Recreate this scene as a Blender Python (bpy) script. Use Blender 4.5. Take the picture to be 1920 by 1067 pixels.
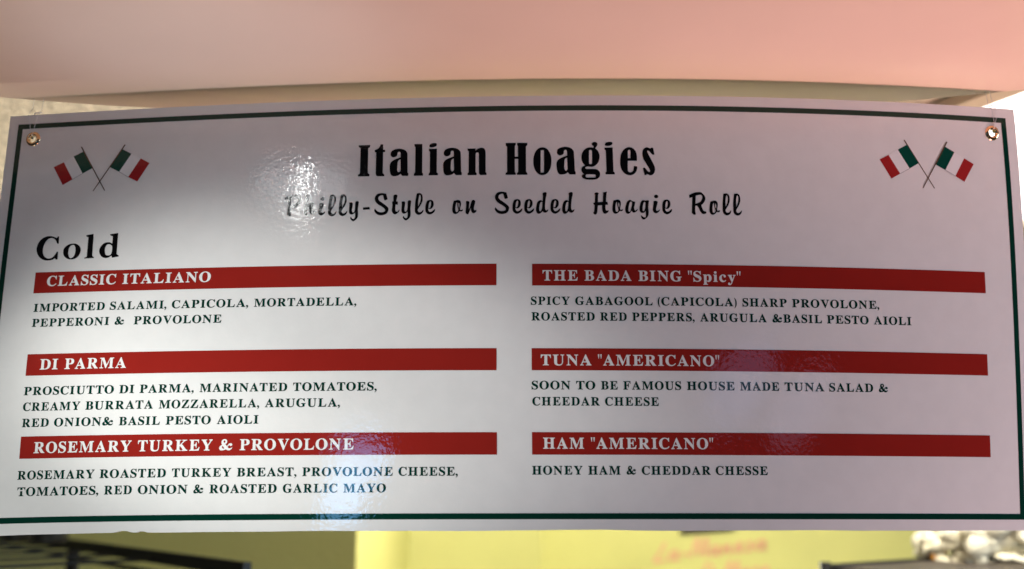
import bpy, bmesh, math, random
import numpy as np
from mathutils import Vector, Matrix
from mathutils.geometry import delaunay_2d_cdt

for o in list(bpy.data.objects):
    bpy.data.objects.remove(o)
SC = bpy.context.scene
COL = SC.collection
random.seed(7)

# camera solved from the board's border and bars (metres, radians)
CAM_F=1732.1; CAM_X=0.00300; CAM_Z=-0.15251; BOARD_D=0.75266; PIT=0.220372; YAW=0.000050; ROL=0.002285

Z0 = 2.0                      # height of the board's centre above the floor
EYE = Vector((CAM_X, 0.0, Z0 + CAM_Z))

# ------------------------------------------------------------------ camera
cam = bpy.data.cameras.new('camera')
cam_ob = bpy.data.objects.new('camera', cam)
COL.objects.link(cam_ob)
fw = Vector((0, math.cos(PIT), math.sin(PIT)))
up0 = Vector((0, -math.sin(PIT), math.cos(PIT)))
ex = Vector((1, 0, 0))
right = math.cos(ROL) * ex - math.sin(ROL) * up0
up = math.sin(ROL) * ex + math.cos(ROL) * up0
cam_ob.matrix_world = Matrix(((right.x, up.x, -fw.x, EYE.x), (right.y, up.y, -fw.y, EYE.y),
                              (right.z, up.z, -fw.z, EYE.z), (0, 0, 0, 1)))
cam.sensor_width = 36.0
cam.lens = CAM_F / 1920 * 36.0
cam.clip_start = 0.02
cam.clip_end = 50
cam.dof.use_dof = True
cam.dof.focus_distance = 0.775
cam.dof.aperture_fstop = 3.4
SC.camera = cam_ob

# ------------------------------------------------------------------ world, lights, exposure
W = bpy.data.worlds.new('World')
SC.world = W
W.use_nodes = True
W.node_tree.nodes['Background'].inputs['Color'].default_value = (0.86, 0.84, 1.0, 1)
W.node_tree.nodes['Background'].inputs['Strength'].default_value = 0.03

def rel(x, y, z):             # a place given from the camera
    return Vector((x, y, z)) + Vector((0, 0, EYE.z))

def aim(ob, target):
    ob.rotation_euler = (Vector(target) - ob.location).to_track_quat('-Z', 'Y').to_euler()

def area(name, loc, target, sx, sy, watts, color, shape='RECTANGLE'):
    d = bpy.data.lights.new(name, 'AREA')
    d.shape = shape
    d.size, d.size_y = sx, sy
    d.energy = watts
    d.color = color
    o = bpy.data.objects.new(name, d)
    COL.objects.link(o)
    o.location = loc
    aim(o, target)
    return o

def spot(name, loc, target, watts, color, half, blend, radius):
    d = bpy.data.lights.new(name, 'SPOT')
    d.energy = watts
    d.color = color
    d.spot_size = math.radians(2 * half)
    d.spot_blend = blend
    d.shadow_soft_size = radius
    o = bpy.data.objects.new(name, d)
    COL.objects.link(o)
    o.location = loc
    aim(o, target)
    return o

# two bulbs of the ceiling spotlight behind the camera, mirrored in the laminate
spot('spotlight_bulb', rel(-1.087, -1.447, 1.145), rel(-0.235, 0.76, 0.10), 1.3, (0.98, 1.0, 0.97), 25, 0.85, 0.025)
spot('spotlight_bulb', rel(-1.216, -1.740, 1.145), rel(-0.255, 0.76, 0.10), 2.2, (0.98, 1.0, 0.97), 25, 0.85, 0.030)
area('ceiling_lamp', rel(-1.155, -1.60, 1.17), rel(-1.155, -1.60, 0.0), 0.50, 0.44, 1.9, (0.93, 0.97, 1.0), 'ELLIPSE')
# track light further left: its beam falls on the left half of the board
spot('track_light', rel(-3.05, -0.85, 0.66), rel(-0.182, 0.768, 0.092), 430, (1.0, 1.0, 0.95), 3.05, 0.85, 0.03)
spot('track_light', rel(-3.10, -0.75, 0.60), rel(-0.330, 0.774, 0.000), 260, (1.0, 1.0, 0.93), 3.3, 0.95, 0.03)
# daylight from shop windows behind the camera
area('window_light', rel(-1.02, -2.66, 0.20), rel(-0.1, 0.76, 0.1), 0.42, 0.24, 1.9, (0.16, 0.50, 1.0), 'ELLIPSE')
area('window_light', rel(-1.15, -2.70, 0.03), rel(-0.1, 0.76, 0.1), 0.34, 0.22, 1.6, (0.22, 0.56, 1.0), 'ELLIPSE')
area('window_light', rel(1.80, -2.44, 0.23), rel(0.2, 0.76, 0.1), 0.50, 0.34, 0.50, (0.46, 0.55, 1.0), 'ELLIPSE')
area('window_light', rel(2.1, -2.0, 0.02), rel(0.2, 0.76, 0.1), 0.40, 0.28, 0.26, (0.66, 0.64, 1.0), 'ELLIPSE')
area('window_light', rel(3.5, 0.0, 0.22), rel(0.2, 0.76, 0.2), 1.1, 0.9, 44, (0.68, 0.85, 1.0))
# pink glow from an unseen source, low in front of the board
o = area('low_front_light', rel(0.85, 0.56, -1.55), rel(0.62, 0.70, 0.36), 0.38, 0.38, 5.3, (0.93, 0.50, 0.46))
o.data.spread = math.radians(75)
area('low_front_light', rel(-0.80, 0.56, -1.55), rel(-0.30, 0.72, 0.36), 0.38, 0.38, 3.4, (0.95, 1.0, 0.90))  # weaker neutral light added to lift the left of the panel overhead
# cool spot added below to lay a pale streak on the panel above
spot('streak_spot', rel(-0.36, 0.52, -1.40), rel(-0.245, 0.68, 0.354), 20, (0.60, 0.86, 1.0), 6.5, 1.0, 0.05)
# unseen lights added to brighten the room behind the board
d = bpy.data.lights.new('back_room_fill', 'POINT')
d.energy = 50
d.color = (1.0, 0.98, 0.88)
d.shadow_soft_size = 0.12
o = bpy.data.objects.new('back_room_fill', d)
COL.objects.link(o)
o.location = rel(0.45, 2.95, 0.42)
spot('ceiling_fill', rel(-0.30, 2.20, -0.40), rel(-0.70, 1.35, 0.56), 74, (1.0, 0.93, 0.80), 26, 0.5, 0.05)  # hidden spots added to brighten the stucco ceiling
spot('ceiling_fill', rel(0.35, 2.20, -0.40), rel(0.62, 1.30, 0.56), 24, (1.0, 0.93, 0.80), 18, 0.5, 0.05)
spot('flower_fill', rel(0.80, 1.15, 0.30), rel(1.0, 1.95, -0.06), 48, (1.0, 0.93, 0.78), 22, 0.8, 0.04)  # hidden spot added to brighten the flowers

vs = SC.view_settings
vs.view_transform = 'Standard'
vs.look = 'None'
vs.exposure = 0.25
vs.gamma = 1.0
vs.use_curve_mapping = False
SC.render.engine = 'CYCLES'
SC.cycles.use_denoising = True
SC.cycles.denoising_prefilter = "ACCURATE"
SC.cycles.max_bounces = 6

# ------------------------------------------------------------------ helpers
def mat(name):
    m = bpy.data.materials.new(name)
    m.use_nodes = True
    return m, m.node_tree, m.node_tree.nodes['Principled BSDF']

def coords(nt, scale=None):
    t = nt.nodes.new('ShaderNodeTexCoord')
    return t.outputs['Object']

def noise(nt, vec, scale, detail=2.0, rough=0.5):
    n = nt.nodes.new('ShaderNodeTexNoise')
    n.inputs['Scale'].default_value = scale
    n.inputs['Detail'].default_value = detail
    n.inputs['Roughness'].default_value = rough
    nt.links.new(vec, n.inputs['Vector'])
    return n.outputs['Fac']

def bump(nt, height, dist, strength=1.0, normal=None):
    b = nt.nodes.new('ShaderNodeBump')
    b.inputs['Distance'].default_value = dist
    b.inputs['Strength'].default_value = strength
    nt.links.new(height, b.inputs['Height'])
    if normal is not None:
        nt.links.new(normal, b.inputs['Normal'])
    return b.outputs['Normal']

def mottle(nt, bs, vec, col, amount, scale):
    """base colour with a faint uneven tone"""
    f = noise(nt, vec, scale, 4.0)
    r = nt.nodes.new('ShaderNodeValToRGB')
    r.color_ramp.elements[0].position = 0.3
    r.color_ramp.elements[1].position = 0.7
    r.color_ramp.elements[0].color = tuple(c * (1 - amount) for c in col) + (1,)
    r.color_ramp.elements[1].color = tuple(min(1, c * (1 + amount)) for c in col) + (1,)
    nt.links.new(f, r.inputs['Fac'])
    nt.links.new(r.outputs['Color'], bs.inputs['Base Color'])

def print_mat(name, col, amount=0.02):
    """ink or paper under one continuous glossy laminate with orange-peel relief"""
    m, nt, bs = mat(name)
    v = coords(nt)
    mottle(nt, bs, v, col, amount, 60)
    bs.inputs['Roughness'].default_value = 0.55
    bs.inputs['Specular IOR Level'].default_value = 0.0
    bs.inputs['Coat Weight'].default_value = 1.0
    bs.inputs['Coat Roughness'].default_value = 0.03
    bs.inputs['Coat IOR'].default_value = 1.42
    a = noise(nt, v, 270, 2.0, 0.5)
    b = noise(nt, v, 45, 2.0, 0.5)
    n1 = bump(nt, a, 0.000085, 1.0)
    n2 = bump(nt, b, 0.00010, 1.0, n1)
    nt.links.new(n2, bs.inputs['Coat Normal'])
    nt.links.new(n2, bs.inputs['Normal'])
    # handling smudges: the gloss varies a little
    sm = nt.nodes.new('ShaderNodeMapRange')
    sm.inputs['From Min'].default_value = 0.35
    sm.inputs['From Max'].default_value = 0.75
    sm.inputs['To Min'].default_value = 0.025
    sm.inputs['To Max'].default_value = 0.10
    nt.links.new(noise(nt, v, 14, 5.0, 0.6), sm.inputs['Value'])
    nt.links.new(sm.outputs['Result'], bs.inputs['Coat Roughness'])
    return m

def plain(name, col, rough=0.6, metal=0.0, amount=0.06, scale=30, bscale=0, bdist=0.001):
    m, nt, bs = mat(name)
    v = coords(nt)
    mottle(nt, bs, v, col, amount, scale)
    bs.inputs['Roughness'].default_value = rough
    bs.inputs['Metallic'].default_value = metal
    if bscale:
        nt.links.new(bump(nt, noise(nt, v, bscale, 5.0, 0.6), bdist), bs.inputs['Normal'])
    return m

def add_specks(m, col):
    """sparse dark dust specks caught under the laminate"""
    nt = m.node_tree
    bs = nt.nodes['Principled BSDF']
    vo = nt.nodes.new('ShaderNodeTexVoronoi')
    vo.inputs['Scale'].default_value = 22
    nt.links.new(coords(nt), vo.inputs['Vector'])
    lt = nt.nodes.new('ShaderNodeMath')
    lt.operation = 'LESS_THAN'
    lt.inputs[1].default_value = 0.022
    nt.links.new(vo.outputs['Distance'], lt.inputs[0])
    gt = nt.nodes.new('ShaderNodeMath')
    gt.operation = 'GREATER_THAN'
    gt.inputs[1].default_value = 0.72
    sp = nt.nodes.new('ShaderNodeSeparateColor')
    nt.links.new(vo.outputs['Color'], sp.inputs['Color'])
    nt.links.new(sp.outputs[0], gt.inputs[0])
    mu = nt.nodes.new('ShaderNodeMath')
    mu.operation = 'MULTIPLY'
    nt.links.new(lt.outputs[0], mu.inputs[0])
    nt.links.new(gt.outputs[0], mu.inputs[1])
    mx = nt.nodes.new('ShaderNodeMix')
    mx.data_type = 'RGBA'
    old = bs.inputs['Base Color'].links[0].from_socket
    nt.links.new(mu.outputs[0], mx.inputs[0])
    nt.links.new(old, mx.inputs[6])
    mx.inputs[7].default_value = col + (1,)
    nt.links.new(mx.outputs[2], bs.inputs['Base Color'])
    return m

M = {
    'white': print_mat('laminated_white', (0.80, 0.80, 0.79)),
    'green': print_mat('green_ink', (0.0012, 0.034, 0.021)),
    'text': print_mat('dark_green_ink', (0.0012, 0.034, 0.022)),
    'black': print_mat('black_ink', (0.0025, 0.0025, 0.0028)),
    'red': print_mat('red_ink', (0.29, 0.017, 0.012)),
    'flag_green': print_mat('flag_green_ink', (0.003, 0.060, 0.040)),
    'flag_red': print_mat('flag_red_ink', (0.36, 0.022, 0.022)),
    'flag_white': print_mat('flag_white_ink', (0.84, 0.84, 0.84)),
    'fold': print_mat('flag_fold_ink', (0.42, 0.42, 0.43)),
    'pole': print_mat('pole_brown_ink', (0.12, 0.075, 0.045)),
    'core': plain('foam_core', (0.74, 0.74, 0.72), 0.8),
    'brass': plain('brass', (0.74, 0.50, 0.28), 0.16, 1.0, 0.08, 300),
    'line': plain('nylon_line', (0.82, 0.82, 0.82), 0.25),
    'canopy': plain('pale_canopy', (0.84, 0.66, 0.56), 0.42, 0.0, 0.03, 7, 200, 0.00006),
    'stucco': plain('stucco_ceiling', (0.63, 0.54, 0.41), 0.9, 0.0, 0.32, 75, 90, 0.010),
    'yellow': plain('yellow_wall', (0.71, 0.68, 0.24), 0.7, 0.0, 0.05, 2.5, 40, 0.004),
    'floor': plain('floor_tile', (0.22, 0.19, 0.16), 0.5),
    'wire': plain('black_wire', (0.012, 0.012, 0.011), 0.45, 0.3),
    'pink': plain('pink_paint', (0.80, 0.42, 0.26), 0.6),
    'trim': plain('beige_trim', (0.62, 0.50, 0.36), 0.6),
    'petal': plain('cream_petal', (0.84, 0.79, 0.63), 0.7, 0.0, 0.12, 25),
    'orange': plain('orange_bud', (0.75, 0.33, 0.05), 0.6),
    'leaf': plain('dark_leaf', (0.05, 0.06, 0.02), 0.6),
    'frame': plain('dark_frame', (0.05, 0.035, 0.02), 0.5),
    'wood': plain('dark_shelf', (0.055, 0.042, 0.032), 0.5),
    'jar': plain('dark_jar', (0.03, 0.028, 0.022), 0.35),
}
m, nt, bs = mat('lit_diffuser')
bs.inputs['Base Color'].default_value = (0.9, 0.9, 0.88, 1)
bs.inputs['Emission Color'].default_value = (1.0, 0.99, 0.94, 1)
bs.inputs['Emission Strength'].default_value = 2.6
M['lit'] = m

def link(name, me, m, parent=None):
    o = bpy.data.objects.new(name, me)
    COL.objects.link(o)
    if m is not None and not me.materials:
        me.materials.append(m)
    if parent is not None:
        o.parent = parent
    return o

def mesh(name, verts, faces, smooth=False):
    me = bpy.data.meshes.new(name)
    me.from_pydata([tuple(v) for v in verts], [], [tuple(f) for f in faces])
    me.update()
    if smooth:
        me.polygons.foreach_set('use_smooth', [True] * len(me.polygons))
    return me

def empty(name, loc):
    o = bpy.data.objects.new(name, None)
    o.empty_display_size = 0.05
    COL.objects.link(o)
    o.location = loc
    return o

def tag(o, label, cat, group=None):
    o['label'] = label
    o['category'] = cat
    if group:
        o['group'] = group
    return o

def structure(o):
    o['kind'] = 'structure'
    return o

def boxes(name, lst, m, parent=None, bevel=0.0):
    """one mesh out of oriented bars: (p0, p1, width, height) or axis boxes (min, max)"""
    bm = bmesh.new()
    for it in lst:
        if len(it) == 2:
            a, b = Vector(it[0]), Vector(it[1])
            r = bmesh.ops.create_cube(bm, size=1.0)
            for v in r['verts']:
                v.co = Vector([(a[i] + b[i]) / 2 + v.co[i] * (b[i] - a[i]) for i in range(3)])
        else:
            p, q, w, h = Vector(it[0]), Vector(it[1]), it[2], it[3]
            d = (q - p)
            L = d.length
            d.normalize()
            side = d.cross(Vector((0, 0, 1)))
            if side.length < 1e-4:
                side = Vector((1, 0, 0))
            side.normalize()
            u = side.cross(d)
            r = bmesh.ops.create_cube(bm, size=1.0)
            for v in r['verts']:
                c = v.co.copy()
                v.co = (p + q) / 2 + d * c.x * L + side * c.y * w + u * c.z * h
    if bevel:
        bmesh.ops.bevel(bm, geom=bm.edges[:], offset=bevel, segments=2, affect='EDGES', profile=0.5)
    me = bpy.data.meshes.new(name)
    bm.to_mesh(me)
    bm.free()
    return link(name, me, m, parent)

def tube(pts, r, seg=8):
    """verts/faces of a round bar through pts"""
    V, F = [], []
    pts = [Vector(p) for p in pts]
    n = len(pts)
    for i, p in enumerate(pts):
        d = (pts[min(i + 1, n - 1)] - pts[max(i - 1, 0)]).normalized()
        a = d.cross(Vector((0.3, 0.9, 0.1))).normalized()
        b = d.cross(a)
        for k in range(seg):
            t = 2 * math.pi * k / seg
            V.append(p + a * (r * math.cos(t)) + b * (r * math.sin(t)))
    for i in range(n - 1):
        for k in range(seg):
            F.append((i * seg + k, i * seg + (k + 1) % seg, (i + 1) * seg + (k + 1) % seg, (i + 1) * seg + k))
    F.append(tuple(range(seg))[::-1])
    F.append(tuple((n - 1) * seg + k for k in range(seg)))
    return V, F

def tubes(name, lst, m, parent=None):
    V, F = [], []
    for pts, r in lst:
        v, f = tube(pts, r)
        k = len(V)
        V += v
        F += [tuple(i + k for i in q) for q in f]
    return link(name, mesh(name, V, F, True), m, parent)

# ------------------------------------------------------------------ the print's layout (millimetres on the board)
SURF=[((2, 0), 0.048077), ((3, 0), 0.005151), ((4, 0), -0.001891), ((1, 1), -0.011871), ((2, 1), -0.014389)]
WT=[(0, 0), (0, 1), (0, 2), (0, 3), (0, 4), (1, 0), (1, 1), (1, 2), (1, 3), (1, 4), (2, 0), (2, 1), (2, 2), (2, 3), (2, 4), (3, 0), (3, 1), (3, 2), (3, 3), (4, 0), (4, 1), (4, 2), (5, 0), (5, 1)]
DU=[-0.0612, 0.6957, 0.1231, -1.1983, -0.1269, -0.8234, 1.8082, -2.5042, 0.2565, -0.3094, -0.3376, 0.2554, -0.1597, -0.2942, -0.0915, 1.6137, -0.407, -0.4756, 0.0032, 1.8651, -0.215, 0.037, 0.9361, -0.3785]
DV=[-0.6369, -0.5169, 1.344, -0.1156, 0.36, -0.5704, 0.3455, 0.2487, 0.1819, 0.0138, 1.5155, 1.1665, -2.6618, 0.0071, -0.8788, 0.5961, -0.4936, -0.1154, -0.1342, 0.1784, 0.5576, -0.8361, 0.064, -0.2605]
BARS=[(-414.44, -10.03, 16.15, 34.76), (-413.7, -9.63, -55.38, -37.01), (-412.74, -9.3, -124.15, -106.05), (19.83, 417.62, 15.89, 34.57), (19.26, 416.3, -55.38, -37.04), (19.12, 415.91, -124.16, -106.0)]
LINES=[('head', [('CLASSIC', -402.65, -338.79), ('ITALIANO', -332.82, -253.81)], 22.33, 8.98), ('head', [('DI', -401.12, -384.64), ('PARMA', -378.19, -322.81)], -50.28, 8.62), ('head', [('ROSEMARY', -399.94, -312.74), ('TURKEY', -307.06, -242.87), ('&', -237.09, -226.16), ('PROVOLONE', -219.89, -125.51)], -119.69, 8.21), ('head', [('THE', 28.57, 58.15), ('BADA', 63.75, 103.24), ('BING', 109.1, 145.82), ('"Spicy"', 151.23, 196.52)], 20.25, 8.69), ('head', [('TUNA', 26.75, 68.51), ('"AMERICANO"', 73.89, 175.46)], -51.17, 8.42), ('head', [('HAM', 28.07, 61.33), ('"AMERICANO"', 66.94, 167.94)], -119.27, 8.18), ('body', [('IMPORTED', -412.48, -346.78), ('SALAMI,', -342.07, -291.25), ('CAPICOLA,', -286.56, -219.53), ('MORTADELLA,', -214.51, -127.19)], -0.14, 6.95), ('body', [('PEPPERONI', -412.59, -341.63), ('&', -336.42, -328.1), ('PROVOLONE', -319.28, -241.9)], -13.31, 6.94), ('body', [('PROSCIUTTO', -413.73, -331.98), ('DI', -327.14, -313.9), ('PARMA,', -309.05, -261.84), ('MARINATED', -256.69, -182.33), ('TOMATOES,', -177.46, -107.93)], -71.71, 6.66), ('body', [('CREAMY', -413.3, -361.14), ('BURRATA', -356.2, -296.34), ('MOZZARELLA,', -291.13, -205.24), ('ARUGULA,', -200.44, -137.87)], -84.86, 6.62), ('body', [('RED', -412.9, -388.34), ('ONION&', -383.52, -330.51), ('BASIL', -325.23, -289.32), ('PESTO', -284.27, -245.6), ('AIOLI', -240.34, -205.28)], -98.23, 6.58), ('body', [('ROSEMARY', -413.07, -343.87), ('ROASTED', -339.11, -281.49), ('TURKEY', -276.33, -226.27), ('BREAST,', -221.36, -171.97), ('PROVOLONE', -167.2, -93.41), ('CHEESE,', -88.84, -41.02)], -140.85, 6.4), ('body', [('TOMATOES,', -412.26, -339.38), ('RED', -334.36, -310.2), ('ONION', -305.02, -262.55), ('&', -257.4, -249.15), ('ROASTED', -243.9, -187.88), ('GARLIC', -182.79, -138.18), ('MAYO', -133.28, -98.84)], -153.99, 6.36), ('body', [('SPICY', 18.69, 51.18), ('GABAGOOL', 55.68, 120.68), ('(CAPICOLA)', 124.99, 192.21), ('SHARP', 197.17, 235.54), ('PROVOLONE,', 240.2, 317.67)], -0.46, 6.81), ('body', [('ROASTED', 19.19, 71.87), ('RED', 76.36, 98.64), ('PEPPERS,', 103.19, 155.77), ('ARUGULA', 160.52, 217.57), ('&BASIL', 222.51, 265.83), ('PESTO', 270.22, 307.47), ('AIOLI', 312.29, 346.34)], -13.71, 6.78), ('body', [('SOON', 19.11, 50.88), ('TO', 55.66, 71.44), ('BE', 76.1, 89.96), ('FAMOUS', 94.45, 142.66), ('HOUSE', 147.48, 187.72), ('MADE', 192.53, 226.0), ('TUNA', 230.7, 265.19), ('SALAD', 269.6, 308.74), ('&', 313.79, 321.91)], -71.06, 6.61), ('body', [('CHEEDAR', 19.6, 74.81), ('CHEESE', 79.15, 123.7)], -84.27, 6.55), ('body', [('HONEY', 18.88, 59.75), ('HAM', 64.42, 90.58), ('&', 95.59, 103.14), ('CHEDDAR', 107.98, 165.02), ('CHESSE', 169.22, 213.16)], -140.04, 6.41)]
FLAGS=[[{"pole":[[-384.16,150.37],[-357.67,107.73]],"green":[[-390.73,141.52],[-381.39,145.9],[-371.12,129.67],[-380.33,124.75]],"white":[[-399.48,136.33],[-390.73,141.52],[-380.33,124.75],[-389.38,119.61]],"red":[[-408.71,132.09],[-399.48,136.33],[-389.38,119.61],[-398.11,114.67]]},{"pole":[[-342.71,150.37],[-368.57,107.68]],"green":[[-345.15,146.33],[-335.96,141.48],[-345.86,124.89],[-355.22,129.82]],"white":[[-335.96,141.48],[-326.88,136.6],[-336.93,119.59],[-345.86,124.89]],"red":[[-326.88,136.6],[-318.23,131.99],[-327.99,115.02],[-336.93,119.59]]}],[{"pole":[[350.18,150.12],[375.01,107.42]],"green":[[343.66,141.05],[352.59,145.99],[361.96,129.6],[353.22,124.42]],"white":[[334.69,135.93],[343.66,141.05],[353.22,124.42],[344.19,119.39]],"red":[[326.23,131.53],[334.69,135.93],[344.19,119.39],[335.71,114.61]]},{"pole":[[389.94,150.16],[364.27,107.32]],"green":[[387.33,146.05],[396.18,141.07],[386.35,124.5],[377.48,129.2]],"white":[[396.18,141.07],[404.92,136.04],[395.29,119.34],[386.35,124.5]],"red":[[404.92,136.04],[413.59,131.14],[403.54,114.63],[395.29,119.34]]}]]
GROMMETS=[(-432.0, 160.6), (434.0, 160.9)]
STRINGS=[[(-434.5, 166.3), (-436.8, 177.0), (-438.6, 186.2)], [(-432.3, 167.7), (-431.0, 176.1), (-429.2, 185.6)], [(436.3, 167.7), (436.3, 174.7), (435.2, 183.6)], [(436.6, 167.8), (438.8, 174.9), (439.3, 183.9)]]
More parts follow.
